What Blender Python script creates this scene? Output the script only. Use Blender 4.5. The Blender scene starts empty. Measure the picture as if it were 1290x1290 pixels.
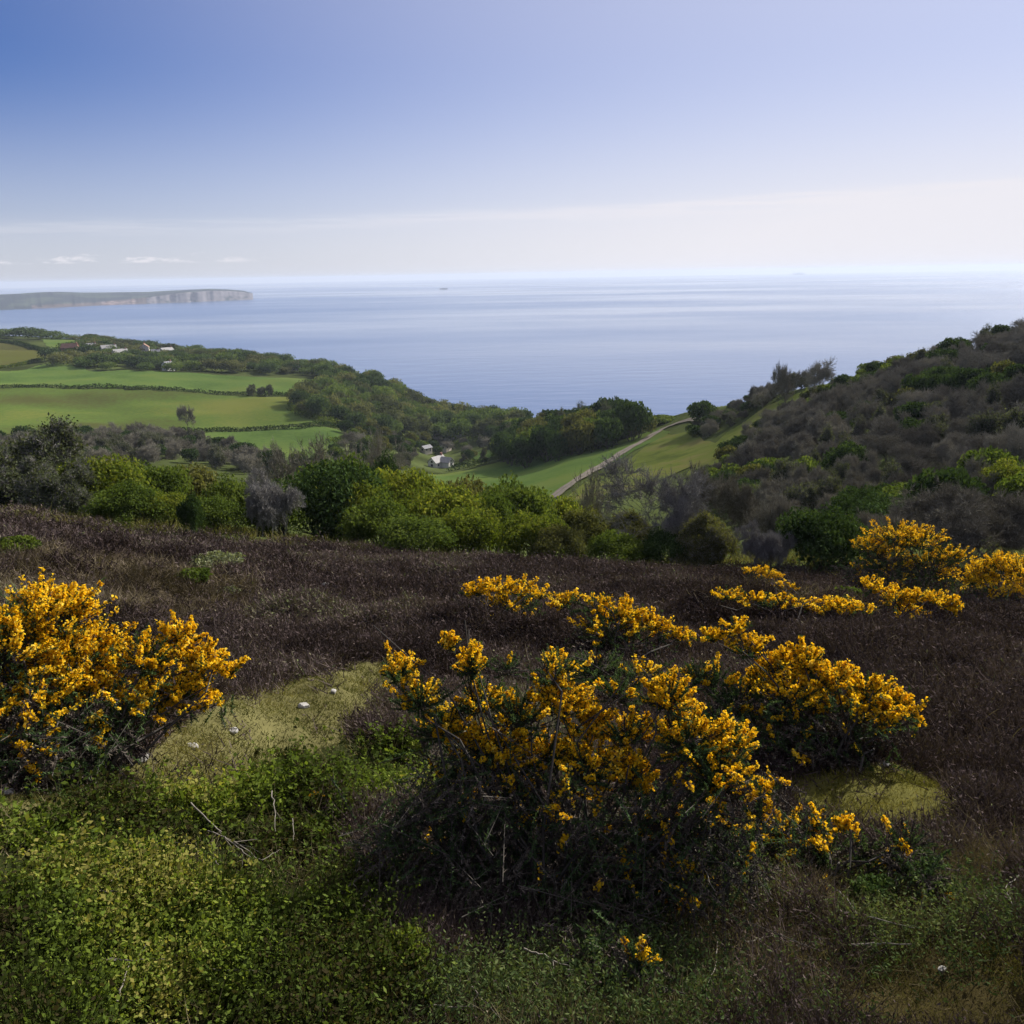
import bpy, math, random
import numpy as np
from mathutils import Matrix, Vector

S = bpy.context.scene
COL = S.collection
R = math.radians
rng = np.random.default_rng(11)
random.seed(11)

# ------------------------------------------------------------------ camera
EYE = 180.0                       # eye height above the sea, metres
FPX = 1073.0                      # focal length in photo pixels
PITCH, ROLL = R(15.58), R(-1.0)
cam_d = bpy.data.cameras.new('camera')
cam = bpy.data.objects.new('camera', cam_d)
COL.objects.link(cam)
S.camera = cam
cam_d.angle = 2 * math.atan(645.0 / FPX)
cam_d.clip_start = 0.1
cam_d.clip_end = 120000.0
CM = Matrix.Rotation(math.pi / 2 - PITCH, 3, 'X') @ Matrix.Rotation(ROLL, 3, 'Z')
cam.matrix_world = Matrix.Translation((0, 0, EYE)) @ CM.to_4x4()
CMN = np.array(CM)


def ray(px, py):
    """unit-ish direction of a photo pixel; returns azimuth from +Y to +X and tan(depression)"""
    v = CMN @ np.array([(px - 645.0) / FPX, -(py - 645.0) / FPX, -1.0])
    return math.atan2(v[0], v[1]), -v[2] / math.hypot(v[0], v[1])


def to_px(P):
    P = np.atleast_2d(P).astype(float)
    q = (P - np.array([0, 0, EYE])) @ CMN
    w = np.where(-q[:, 2] > 1e-3, -q[:, 2], 1e-3)
    x = 645 + FPX * q[:, 0] / w
    y = 645 - FPX * q[:, 1] / w
    bad = q[:, 2] > -1e-3
    x[bad] = -9999
    return x, y


# ------------------------------------------------------------------ noise
def _hash(ix, iy, seed):
    n = (ix.astype(np.int64) * 374761393 + iy.astype(np.int64) * 668265263 + seed * 974634777) & 0x7fffffff
    n = ((n ^ (n >> 13)) * 1274126177) & 0x7fffffff
    return ((n ^ (n >> 16)) & 0xffff) / 65535.0


def vnoise(x, y, seed=0):
    ix, iy = np.floor(x), np.floor(y)
    fx, fy = x - ix, y - iy
    fx, fy = fx * fx * (3 - 2 * fx), fy * fy * (3 - 2 * fy)
    a, b = _hash(ix, iy, seed), _hash(ix + 1, iy, seed)
    c, d = _hash(ix, iy + 1, seed), _hash(ix + 1, iy + 1, seed)
    return (a * (1 - fx) + b * fx) * (1 - fy) + (c * (1 - fx) + d * fx) * fy


def fbm(x, y, seed=0, octv=3):
    t = 0
    for k in range(octv):
        t = t + (vnoise(x * 2 ** k, y * 2 ** k, seed + k) - .5) * .5 ** k
    return t


def sstep(a, b, x):
    t = np.clip((x - a) / (b - a), 0, 1)
    return t * t * (3 - 2 * t)


# ------------------------------------------------------------------ terrain
# columns of the view: (photo x, distance of its skyline, [(photo y, distance), ...])
COLS = [
    (-250, 1300, [(655, 60), (610, 200), (590, 330), (560, 480), (505, 640), (455, 800), (425, 1020), (402, 1300)]),
    (0, 1250, [(655, 60), (612, 200), (585, 310), (550, 430), (500, 580), (468, 730), (452, 850), (432, 1030), (420, 1250)]),
    (110, 1150, [(662, 60), (612, 200), (585, 310), (550, 430), (498, 580), (467, 740), (450, 850), (436, 1000), (425, 1150)]),
    (215, 1060, [(670, 60), (612, 220), (585, 330), (550, 430), (500, 570), (468, 730), (454, 870), (441, 1060)]),
    (320, 950, [(680, 60), (625, 200), (590, 330), (548, 440), (502, 570), (470, 720), (457, 830), (449, 950)]),
    (400, 800, [(692, 60), (635, 190), (590, 330), (545, 430), (505, 570), (482, 680), (466, 800)]),
    (480, 720, [(700, 62), (645, 170), (595, 330), (562, 440), (530, 550), (503, 640), (487, 720)]),
    (550, 680, [(708, 64), (655, 150), (602, 350), (587, 450), (565, 540), (540, 620), (521, 680)]),
    (650, 620, [(716, 65), (660, 130), (612, 250), (592, 330), (568, 430), (547, 530), (534, 620)]),
    (720, 480, [(720, 65), (655, 130), (612, 190), (588, 260), (566, 330), (550, 400), (541, 480)]),
    (780, 430, [(720, 65), (645, 130), (602, 195), (576, 265), (556, 320), (543, 370), (535, 430)]),
    (835, 390, [(718, 65), (640, 130), (596, 195), (566, 260), (546, 320), (536, 350), (529, 390)]),
    (900, 320, [(712, 65), (668, 100), (618, 150), (578, 200), (546, 255), (512, 320)]),
    (1000, 255, [(706, 60), (665, 90), (610, 130), (560, 170), (524, 210), (488, 255)]),
    (1150, 235, [(700, 50), (655, 80), (585, 120), (525, 160), (480, 200), (455, 235)]),
    (1290, 220, [(712, 46), (655, 72), (570, 110), (500, 150), (450, 190), (420, 220)]),
    (1480, 210, [(700, 46), (640, 72), (545, 110), (465, 150), (412, 190), (375, 210)]),
]
NV = 160
VG = np.linspace(0, 1, NV)
c_phi, c_sky, c_t = [], [], []
for px, dsk, pts in COLS:
    phi = ray(px, 520)[0]
    v = [math.log(d / 40.0) / math.log(dsk / 40.0) for _, d in pts]
    t = [ray(px, py)[1] for py, _ in pts]
    c_phi.append(phi)
    c_sky.append(dsk)
    c_t.append(np.interp(VG, v, t))
c_phi, c_sky, c_t = np.array(c_phi), np.array(c_sky, float), np.array(c_t)
NPH = 900
P_F = np.linspace(c_phi[0], c_phi[-1], NPH)
SKY_F = np.interp(P_F, c_phi, c_sky)
T_F = np.stack([np.interp(P_F, c_phi, c_t[:, k]) for k in range(NV)], 1)


def smooth(a, n, axis):
    k = np.hanning(n + 2)[1:-1]
    k /= k.sum()
    pad = [(0, 0)] * a.ndim
    pad[axis] = (n // 2, n // 2)
    a = np.pad(a, pad, mode='edge')
    return np.apply_along_axis(lambda m: np.convolve(m, k, 'valid'), axis, a)


SKY_F = smooth(SKY_F, 41, 0)
T_F = smooth(smooth(T_F, 35, 0), 9, 1)


def z_near(x, y):
    g = np.where(y > 0, y, 40 * np.tanh(y / 40))
    xc = np.clip(x, -60, 60)
    z = EYE - 2.1 - .295 * g - np.where(xc < 0, .115, .055) * xc - .02 * np.exp(-(xc / 3) ** 2)
    d = np.hypot(x, y)
    a = sstep(2, 8, d)
    z = z + fbm(x / 6, y / 6, 3, 3) * .9 * a + fbm(x / 1.4, y / 1.4, 7, 3) * .42 * sstep(1.5, 5, d)
    return z


def z_raw(phi, d):
    x, y = d * np.sin(phi), d * np.cos(phi)
    pc = np.clip(phi, P_F[0], P_F[-1])
    fi = (pc - P_F[0]) / (P_F[-1] - P_F[0]) * (NPH - 1)
    i0 = np.clip(np.floor(fi).astype(int), 0, NPH - 2)
    fr = fi - i0
    dsk = SKY_F[i0] * (1 - fr) + SKY_F[i0 + 1] * fr
    v = np.log(np.maximum(d, 1) / 40.0) / np.log(dsk / 40.0)
    vv = np.clip(v, 0, 1) * (NV - 1)
    j0 = np.clip(np.floor(vv).astype(int), 0, NV - 2)
    fv = vv - j0
    t = (T_F[i0, j0] * (1 - fr) * (1 - fv) + T_F[i0 + 1, j0] * fr * (1 - fv)
         + T_F[i0, j0 + 1] * (1 - fr) * fv + T_F[i0 + 1, j0 + 1] * fr * fv)
    back = sstep(R(60), R(115), np.abs(phi))
    t = t * (1 - back) + back * (-4.0 / np.maximum(d, 30))
    dd = np.minimum(d, dsk)
    zf = EYE - t * dd
    zf = zf + fbm(x / 70, y / 70, 21, 3) * np.minimum(d, 500) * .008
    over = np.maximum(d - dsk, 0) / dsk
    zf = zf - over * over * 500 - over * 260 * (1 - back)
    zf = np.maximum(zf, -12 + 0 * zf)
    w = sstep(34, 62, d)
    return z_near(x, y) * (1 - w) + zf * w


PH = np.concatenate([np.linspace(-math.pi, R(-62), 60, endpoint=False), np.linspace(R(-62), R(-34), 90, endpoint=False),
                     np.linspace(R(-34), R(34), 520, endpoint=False), np.linspace(R(34), R(62), 90, endpoint=False),
                     np.linspace(R(62), math.pi, 61)])
DS = np.concatenate([np.geomspace(.25, 3, 40, endpoint=False), np.geomspace(3, 45, 280, endpoint=False),
                     np.geomspace(45, 2400, 330)])
PHG, DG = np.meshgrid(PH, DS, indexing='ij')
ZG = z_raw(PHG, DG)
ZG[-1] = ZG[0] = .5 * (ZG[0] + ZG[-1])


def ground_z(x, y):
    x, y = np.asarray(x, float), np.asarray(y, float)
    phi, d = np.arctan2(x, y), np.clip(np.hypot(x, y), DS[0], DS[-1] * .9999)
    i = np.clip(np.searchsorted(PH, phi) - 1, 0, len(PH) - 2)
    j = np.clip(np.searchsorted(DS, d) - 1, 0, len(DS) - 2)
    a = (phi - PH[i]) / (PH[i + 1] - PH[i])
    b = (d - DS[j]) / (DS[j + 1] - DS[j])
    return (ZG[i, j] * (1 - a) * (1 - b) + ZG[i + 1, j] * a * (1 - b) + ZG[i, j + 1] * (1 - a) * b + ZG[i + 1, j + 1] * a * b)


RAYD = np.geomspace(1.2, 2300, 2600)


def px_ground(px, py, dmin=1.2):
    """the visible ground point under a photo pixel (first hit beyond dmin)"""
    phi, t = ray(px, py)
    ds = RAYD[RAYD >= dmin]
    x, y = ds * math.sin(phi), ds * math.cos(phi)
    hit = np.nonzero(EYE - t * ds <= ground_z(x, y))[0]
    d = ds[hit[0]] if len(hit) else ds[-1]
    x, y = d * math.sin(phi), d * math.cos(phi)
    return np.array([x, y, float(ground_z(x, y))]), d


def at_dist(px, py, d):
    phi, t = ray(px, py)
    x, y = d * math.sin(phi), d * math.cos(phi)
    return np.array([x, y, float(ground_z(x, y))]), t


def inpoly(x, y, poly):
    x, y = np.asarray(x), np.asarray(y)
    r = np.zeros(x.shape, bool)
    n = len(poly)
    for i in range(n):
        x0, y0 = poly[i]
        x1, y1 = poly[(i + 1) % n]
        c = ((y0 > y) != (y1 > y)) & (x < (x1 - x0) * (y - y0) / ((y1 - y0) or 1e-9) + x0)
        r ^= c
    return r


# ------------------------------------------------------------------ object helpers
def tag(o, label=None, cat=None, group=None, kind=None):
    if label:
        o['label'] = label
    if cat:
        o['category'] = cat
    if group:
        o['group'] = group
    if kind:
        o['kind'] = kind
    return o


def mesh(name, V, faces, mat=None, attrs=None, smooth=False):
    """faces: list of int arrays (m,3) or (m,4); attrs: per-face float arrays or per-vertex colours"""
    me = bpy.data.meshes.new(name)
    V = np.asarray(V, np.float32)
    me.vertices.add(len(V))
    me.vertices.foreach_set('co', V.ravel())
    li, ls, st, tot = [], [], 0, 0
    for f in faces:
        f = np.asarray(f, np.int32)
        if not len(f):
            continue
        li.append(f.ravel())
        ls.append(np.arange(len(f), dtype=np.int32) * f.shape[1] + st)
        st += f.size
        tot += len(f)
    li, ls = np.concatenate(li), np.concatenate(ls)
    me.loops.add(len(li))
    me.loops.foreach_set('vertex_index', li)
    me.polygons.add(tot)
    me.polygons.foreach_set('loop_start', ls)
    for an, (dom, arr) in (attrs or {}).items():
        arr = np.asarray(arr, np.float32)
        if arr.ndim == 2:
            a = me.attributes.new(an, 'FLOAT_COLOR', dom)
            if arr.shape[1] == 3:
                arr = np.concatenate([arr, np.ones((len(arr), 1), np.float32)], 1)
            a.data.foreach_set('color', arr.ravel())
        else:
            a = me.attributes.new(an, 'FLOAT', dom)
            a.data.foreach_set('value', arr.ravel())
    me.polygons.foreach_set('use_smooth', np.full(tot, smooth))
    me.update(calc_edges=True)
    me.validate()
    if mat:
        me.materials.append(mat)
    return me


def link(name, me, parent=None, loc=None):
    o = bpy.data.objects.new(name, me)
    COL.objects.link(o)
    if parent:
        o.parent = parent
    if loc is not None:
        o.location = [float(c) for c in loc]
    return o


def empty(name, loc=(0, 0, 0), rz=0.0, scale=(1, 1, 1)):
    o = link(name, None)
    o.empty_display_size = .2
    o.location = [float(c) for c in loc]
    o.rotation_euler = (0, 0, rz)
    o.scale = scale
    return o


def copy_tree(o, parent=None):
    c = o.copy()
    COL.objects.link(c)
    c.parent = parent
    for ch in list(o.children):
        copy_tree(ch, c)
    return c


def grid_faces(n, m, mask=None):
    i, j = np.meshgrid(np.arange(n - 1), np.arange(m - 1), indexing='ij')
    f = np.stack([i * m + j, (i + 1) * m + j, (i + 1) * m + j + 1, i * m + j + 1], -1).reshape(-1, 4)
    return f if mask is None else f[mask.ravel()]


def rdir(n, g=None):
    v = (g or rng).normal(size=(n, 3))
    return v / np.linalg.norm(v, axis=1, keepdims=True)


def unit(v):
    return v / np.maximum(np.linalg.norm(v, axis=-1, keepdims=True), 1e-9)


class Geo:
    """collects loose quads / triangles / tubes with a per-face random value"""
    def __init__(s):
        s.V, s.Q, s.T, s.rq, s.rt, s.n = [], [], [], [], [], 0

    def quads(s, P, r):                                   # P (n,4,3)
        n = len(P)
        s.V.append(P.reshape(-1, 3))
        s.Q.append(np.arange(n * 4).reshape(n, 4) + s.n)
        s.rq.append(np.broadcast_to(r, (n,)))
        s.n += n * 4

    def tris(s, P, r):
        n = len(P)
        s.V.append(P.reshape(-1, 3))
        s.T.append(np.arange(n * 3).reshape(n, 3) + s.n)
        s.rt.append(np.broadcast_to(r, (n,)))
        s.n += n * 3

    def leaves(s, C, N, U, L, W, r):
        """diamond leaves: centre C, normal N, long axis U (made perpendicular), length, width"""
        U = unit(U - (U * N).sum(1, keepdims=True) * N)
        B = np.cross(N, U)
        L, W = np.reshape(L, (-1, 1)) * .5, np.reshape(W, (-1, 1)) * .5
        s.quads(np.stack([C - U * L, C + B * W - U * L * .1, C + U * L, C - B * W - U * L * .1], 1), r)

    def tubes(s, A, B, ra, rb, r=.5, sides=3):
        """straight tapered pieces A->B"""
        A, B = np.atleast_2d(A), np.atleast_2d(B)
        n = len(A)
        D = unit(B - A)
        X = unit(np.cross(D, np.where(np.abs(D[:, 2:3]) > .9, np.array([[1., 0, 0]]), np.array([[0, 0, 1.]]))))
        Y = np.cross(D, X)
        ra, rb = np.broadcast_to(ra, (n,))[:, None], np.broadcast_to(rb, (n,))[:, None]
        ring = []
        for k in range(sides):
            c, q = math.cos(2 * math.pi * k / sides), math.sin(2 * math.pi * k / sides)
            ring.append((A + (X * c + Y * q) * ra, B + (X * c + Y * q) * rb))
        for k in range(sides):
            a, b = ring[k], ring[(k + 1) % sides]
            s.quads(np.stack([a[0], b[0], b[1], a[1]], 1), r)

    def build(s, name, mat):
        V = np.concatenate(s.V)
        Q = np.concatenate(s.Q) if s.Q else np.zeros((0, 4), int)
        T = np.concatenate(s.T) if s.T else np.zeros((0, 3), int)
        r = np.concatenate([np.concatenate(s.rq) if s.rq else np.zeros(0), np.concatenate(s.rt) if s.rt else np.zeros(0)])
        return mesh(name, V, [Q, T], mat, {'rnd': ('FACE', r)})


# ------------------------------------------------------------------ materials
def mat_base(name):
    m = bpy.data.materials.new(name)
    m.use_nodes = True
    nt = m.node_tree
    nt.nodes.clear()
    return m, nt, nt.nodes.new, nt.links.new


def ramp(nt, src, stops):
    r = nt.nodes.new('ShaderNodeValToRGB')
    while len(r.color_ramp.elements) < len(stops):
        r.color_ramp.elements.new(.5)
    for e, (p, c) in zip(r.color_ramp.elements, stops):
        e.position = p
        e.color = (*c, 1)
    nt.links.new(src, r.inputs[0])
    return r.outputs[0]


def leaf_mat(name, stops, trans=.35, var=.25, rough=.6, gloss=.0, tcol=(1.25, 1.25, .6)):
    """thin foliage: a spread of leaf colours, partly letting light through"""
    m, nt, N, L = mat_base(name)
    at = N('ShaderNodeAttribute')
    at.attribute_name = 'rnd'
    oi = N('ShaderNodeObjectInfo')
    ad = N('ShaderNodeMath')
    ad.operation = 'MULTIPLY_ADD'
    ad.inputs[1].default_value = var
    L(oi.outputs['Random'], ad.inputs[0])
    L(at.outputs['Fac'], ad.inputs[2])
    sb = N('ShaderNodeMath')
    sb.operation = 'SUBTRACT'
    sb.inputs[1].default_value = var * .5
    L(ad.outputs[0], sb.inputs[0])
    col = ramp(nt, sb.outputs[0], stops)
    d = N('ShaderNodeBsdfDiffuse')
    L(col, d.inputs[0])
    out = N('ShaderNodeOutputMaterial')
    sh = d.outputs[0]
    if trans:
        t = N('ShaderNodeBsdfTranslucent')
        mm = N('ShaderNodeMix')
        mm.data_type = 'RGBA'
        mm.blend_type = 'MULTIPLY'
        mm.inputs[0].default_value = 1
        L(col, mm.inputs[6])
        mm.inputs[7].default_value = (*tcol, 1)
        L(mm.outputs[2], t.inputs[0])
        mx = N('ShaderNodeMixShader')
        mx.inputs[0].default_value = trans
        L(sh, mx.inputs[1])
        L(t.outputs[0], mx.inputs[2])
        sh = mx.outputs[0]
    if gloss:
        g = N('ShaderNodeBsdfGlossy')
        g.inputs['Roughness'].default_value = rough
        mx = N('ShaderNodeMixShader')
        mx.inputs[0].default_value = gloss
        L(sh, mx.inputs[1])
        L(g.outputs[0], mx.inputs[2])
        sh = mx.outputs[0]
    L(sh, out.inputs[0])
    return m


def plain_mat(name, stops, scale=3.0, rough=.85, bump=0.0, detail=5, spec=.3):
    """a solid surface with noise-driven colour variation"""
    m, nt, N, L = mat_base(name)
    tc = N('ShaderNodeTexCoord')
    n = N('ShaderNodeTexNoise')
    n.inputs['Scale'].default_value = scale
    n.inputs['Detail'].default_value = detail
    n.inputs['Roughness'].default_value = .65
    L(tc.outputs['Object'], n.inputs['Vector'])
    col = ramp(nt, n.outputs['Fac'], stops)
    b = N('ShaderNodeBsdfPrincipled')
    b.inputs['Roughness'].default_value = rough
    b.inputs['Specular IOR Level'].default_value = spec
    L(col, b.inputs['Base Color'])
    if bump:
        bp = N('ShaderNodeBump')
        bp.inputs['Strength'].default_value = bump
        L(n.outputs['Fac'], bp.inputs['Height'])
        L(bp.outputs[0], b.inputs['Normal'])
    out = N('ShaderNodeOutputMaterial')
    L(b.outputs[0], out.inputs[0])
    return m


def vcol_mat(name, s1=1.0, s2=.05, amt=.55, bump=.4, rough=.9):
    """ground: per-vertex cover colour broken up by noise at two sizes"""
    m, nt, N, L = mat_base(name)
    a = N('ShaderNodeAttribute')
    a.attribute_name = 'cover'
    tc = N('ShaderNodeTexCoord')
    vals = []
    for s in (s1, s2):
        n = N('ShaderNodeTexNoise')
        n.inputs['Scale'].default_value = s
        n.inputs['Detail'].default_value = 8
        n.inputs['Roughness'].default_value = .7
        L(tc.outputs['Object'], n.inputs['Vector'])
        vals.append(n)
    sm = N('ShaderNodeMath')
    sm.operation = 'ADD'
    L(vals[0].outputs['Fac'], sm.inputs[0])
    L(vals[1].outputs['Fac'], sm.inputs[1])
    mr = N('ShaderNodeMapRange')
    mr.inputs['From Min'].default_value = .6
    mr.inputs['From Max'].default_value = 1.4
    mr.inputs['To Min'].default_value = 1 - amt
    mr.inputs['To Max'].default_value = 1 + amt
    L(sm.outputs[0], mr.inputs['Value'])
    mx = N('ShaderNodeVectorMath')
    mx.operation = 'SCALE'
    L(a.outputs['Color'], mx.inputs[0])
    L(mr.outputs[0], mx.inputs['Scale'])
    b = N('ShaderNodeBsdfPrincipled')
    b.inputs['Roughness'].default_value = rough
    b.inputs['Specular IOR Level'].default_value = 0
    L(mx.outputs[0], b.inputs['Base Color'])
    if bump:
        bp = N('ShaderNodeBump')
        bp.inputs['Strength'].default_value = bump
        bp.inputs['Distance'].default_value = .05
        L(vals[0].outputs['Fac'], bp.inputs['Height'])
        L(bp.outputs[0], b.inputs['Normal'])
    out = N('ShaderNodeOutputMaterial')
    L(b.outputs[0], out.inputs[0])
    return m


# ------------------------------------------------------------------ what grows where (photo outlines of the ground cover)
PATH = [(-60, 1000), (60, 968), (150, 946), (225, 908), (280, 880), (380, 856), (455, 832), (505, 834), (500, 880), (450, 925),
        (350, 965), (270, 990), (215, 1004), (120, 1026), (0, 1046), (-60, 1056)]
STRIP = [(862, 602), (880, 574), (915, 546), (965, 514), (1015, 492), (1068, 472), (1080, 487), (1015, 513), (965, 537), (918, 570), (894, 608)]
BILB = [(-60, 1050), (0, 1040), (120, 1022), (215, 1000), (270, 985), (340, 962), (420, 930), (520, 935), (570, 970), (545, 1010), (470, 1020), (415, 1040),
        (440, 1080), (500, 1130), (470, 1180), (530, 1215), (500, 1310), (440, 1420), (-60, 1420)]
MOSS = [(985, 975), (1060, 960), (1130, 962), (1180, 985), (1222, 1000), (1210, 1040), (1120, 1050), (1020, 1020)]
MOSS2 = [(1090, 1200), (1180, 1185), (1310, 1190), (1310, 1330), (1120, 1330), (1060, 1290)]
BRACKEN = [(-30, 705), (60, 690), (160, 700), (240, 712), (330, 740), (330, 775), (230, 790), (100, 770), (-30, 760)]
DRY = [(520, 1240), (640, 1215), (900, 1120), (1060, 1090), (1300, 1060), (1310, 1330), (500, 1330)]
CARPET = [(895, 735), (960, 742), (1080, 752), (1100, 772), (1000, 778), (900, 765)]
FIELDS = {
    'field_c': [(20, 468), (60, 458), (115, 467), (240, 470), (400, 479), (412, 488), (380, 499), (290, 496), (150, 489), (20, 487), (-60, 487), (-60, 470)],
    'field_d': [(-60, 492), (150, 492), (290, 499), (380, 502), (367, 517), (390, 527), (425, 538), (240, 544), (150, 548), (-60, 552)],
    'field_e': [(235, 547), (425, 541), (440, 548), (400, 580), (345, 590), (300, 570), (230, 556)],
    'field_f': [(-60, 424), (0, 431), (60, 444), (75, 447), (20, 460), (-60, 463)],
    'field_g': [(50, 427), (100, 428), (105, 436), (65, 442)],
    'field_h': [(540, 598), (640, 578), (720, 572), (830, 541), (845, 545), (770, 585), (700, 630), (600, 660), (480, 660), (500, 610)],
    'field_i': [(590, 572), (640, 562), (660, 566), (600, 582)],
    'field_j': [(745, 605), (835, 548), (862, 545), (905, 560), (880, 585), (850, 598), (800, 620), (720, 650), (710, 630)],
}
# ------------------------------------------------------------------ ground sheet
GX, GY = DG * np.sin(PHG), DG * np.cos(PHG)
GP = np.stack([GX, GY, ZG], -1).reshape(-1, 3)
gpx, gpy = to_px(GP)
gd = DG.ravel()
jit = (fbm(GP[:, 0] * 1.4, GP[:, 1] * 1.4, 5, 3) * 40) * np.clip(6 / np.maximum(gd, 1), .05, 1)
near = gd < 45
cover = np.tile(np.array([.046, .058, .019]), (len(GP), 1))
n1 = fbm(GP[:, 0] / 40, GP[:, 1] / 40, 31, 3)[:, None]
cover = cover * (1 + n1 * .9)
HEATH = np.array([.034, .026, .024])
cover[near] = HEATH


def paint(poly, c, m=near):
    k = m & inpoly(gpx + jit, gpy + jit * .5, poly)
    cover[k] = c


paint(DRY, (.034, .028, .014))
paint(BILB, (.022, .026, .009))
paint(PATH, (.095, .088, .036))
paint(MOSS, (.085, .08, .024))
paint(MOSS2, (.042, .034, .014))
paint(BRACKEN, (.055, .044, .030))
paint(CARPET, (.085, .08, .024))
edge = near & (gd > 24)
cover[edge] = cover[edge] * .6 + np.array([.03, .022, .018]) * .4
ground_mat = vcol_mat('ground cover', 6.0, .4, .55, .5)
me = mesh('ground', GP, [grid_faces(len(PH), len(DS))[:, ::-1]], ground_mat, {'cover': ('POINT', cover)}, True)
ground = tag(link('ground', me), kind='structure')


# ------------------------------------------------------------------ pasture sheets, track, clearings: draped on the ground
def drape(name, poly, mat, lift=.25, dphi=.0006, q=1.004, dmin=70):
    pts = [px_ground(x, y, dmin) for x, y in poly]
    W = np.array([p[0][:2] for p in pts])
    ph, d = np.arctan2(W[:, 0], W[:, 1]), np.hypot(W[:, 0], W[:, 1])
    pg = np.arange(ph.min(), ph.max() + dphi, dphi)
    dg = d.min() * q ** np.arange(0, math.log(d.max() / d.min()) / math.log(q) + 2)
    A, B = np.meshgrid(pg, dg, indexing='ij')
    X, Y = B * np.sin(A), B * np.cos(A)
    wig = fbm(X / 9, Y / 9, 9, 2) * .008
    m = inpoly(A + wig * .3, np.log(B) + wig * 2, list(zip(ph, np.log(d))))
    V = np.stack([X, Y, ground_z(X, Y) + lift], -1).reshape(-1, 3)
    fm = m[:-1, :-1] & m[1:, :-1] & m[:-1, 1:] & m[1:, 1:]
    F = grid_faces(len(pg), len(dg), fm)[:, ::-1]
    used = np.unique(F)
    re = np.full(len(V), -1)
    re[used] = np.arange(len(used))
    return tag(link(name, mesh(name, V[used], [re[F]], mat, None, True)), kind='structure')


def grass_mat(name, a, b, c, scale=.02):
    m, nt, N, L = mat_base(name)
    tc = N('ShaderNodeTexCoord')
    n = N('ShaderNodeTexNoise')
    n.inputs['Scale'].default_value = scale
    n.inputs['Detail'].default_value = 6
    L(tc.outputs['Object'], n.inputs['Vector'])
    n2 = N('ShaderNodeTexNoise')
    n2.inputs['Scale'].default_value = .5
    n2.inputs['Detail'].default_value = 6
    L(tc.outputs['Object'], n2.inputs['Vector'])
    ad = N('ShaderNodeMath')
    ad.operation = 'MULTIPLY_ADD'
    ad.inputs[1].default_value = .35
    L(n2.outputs['Fac'], ad.inputs[0])
    L(n.outputs['Fac'], ad.inputs[2])
    col = ramp(nt, ad.outputs[0], [(.5, a), (.66, b), (.85, c)])
    d = N('ShaderNodeBsdfDiffuse')
    d.inputs['Roughness'].default_value = 1
    L(col, d.inputs[0])
    o = N('ShaderNodeOutputMaterial')
    L(d.outputs[0], o.inputs[0])
    return m


g_main = grass_mat('pasture', (.095, .100, .032), (.110, .162, .036), (.18, .195, .046), .011)
g_lush = grass_mat('lush pasture', (.082, .135, .034), (.118, .182, .044), (.155, .20, .05), .02)
g_dry = grass_mat('stubble pasture', (.085, .085, .03), (.11, .11, .032), (.12, .13, .03), .01)
g_wild = grass_mat('rough grass', (.10, .125, .03), (.16, .19, .04), (.21, .19, .065), .06)
for k, mt in (('field_c', g_lush), ('field_d', g_main), ('field_e', g_lush), ('field_f', g_dry), ('field_g', g_lush),
              ('field_h', g_lush), ('field_i', g_lush), ('field_j', g_wild)):
    drape('field', FIELDS[k], mt)

# pale clearings on the right-hand slope
for poly in (STRIP,
             [(1060, 470), (1100, 450), (1150, 430), (1150, 438), (1100, 462)]):
    drape('clearing', poly, g_wild, .2, .0006, 1.004, 70)

# farm track
tk = [(690, 632, 11), (712, 616, 11), (735, 601, 10.5), (757, 588, 9.5), (778, 575, 8.5), (798, 563, 7.5), (815, 553, 6.5), (830, 544, 6), (842, 538, 6), (862, 531, 6), (880, 529, 6)]
tc_ = []
for x, y, w in tk:
    p, d = px_ground(x, y, 75)
    tc_.append(p)
tc_ = np.array(tc_)
tt = np.linspace(0, len(tc_) - 1, 120)
TX, TY = np.interp(tt, range(len(tc_)), tc_[:, 0]), np.interp(tt, range(len(tc_)), tc_[:, 1])
TX, TY = smooth(TX, 13, 0), smooth(TY, 13, 0)
dx, dy = np.gradient(TX), np.gradient(TY)
ln = np.hypot(dx, dy)
nx, ny = dy / ln, -dx / ln
wd = np.linspace(-1, 1, 9)
half = 1.75 + .25 * np.sin(tt * 3.1) + .2 * np.sin(tt * 7.7)
X = TX[:, None] + nx[:, None] * wd[None] * half[:, None]
Y = TY[:, None] + ny[:, None] * wd[None] * half[:, None]
Zt = ground_z(X, Y) + .42
cv = np.tile(np.array([.135, .118, .105]), (X.size, 1))
rut = np.broadcast_to(np.abs(wd) < .2, X.shape).ravel()
cv[rut] = (.105, .10, .07)
edge_ = np.broadcast_to(np.abs(wd) > .95, X.shape).ravel()
cv[edge_] = (.10, .105, .05)
track_mat = vcol_mat('stony track', 1.5, .3, .5, .4)
track = tag(link('track', mesh('track', np.stack([X, Y, Zt], -1).reshape(-1, 3), [grid_faces(120, 9)], track_mat, {'cover': ('POINT', cv)}, True)), kind='structure')

# ------------------------------------------------------------------ sea
SEA_R = 40000.0
ph = np.linspace(-math.pi, math.pi, 361)
dd = np.concatenate([[1.0], np.geomspace(150, SEA_R, 60)])
A, B = np.meshgrid(ph, dd, indexing='ij')
V = np.stack([B * np.sin(A), B * np.cos(A), np.zeros_like(A)], -1).reshape(-1, 3)
m, nt, N, L = mat_base('sea water')
tc = N('ShaderNodeTexCoord')


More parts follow.
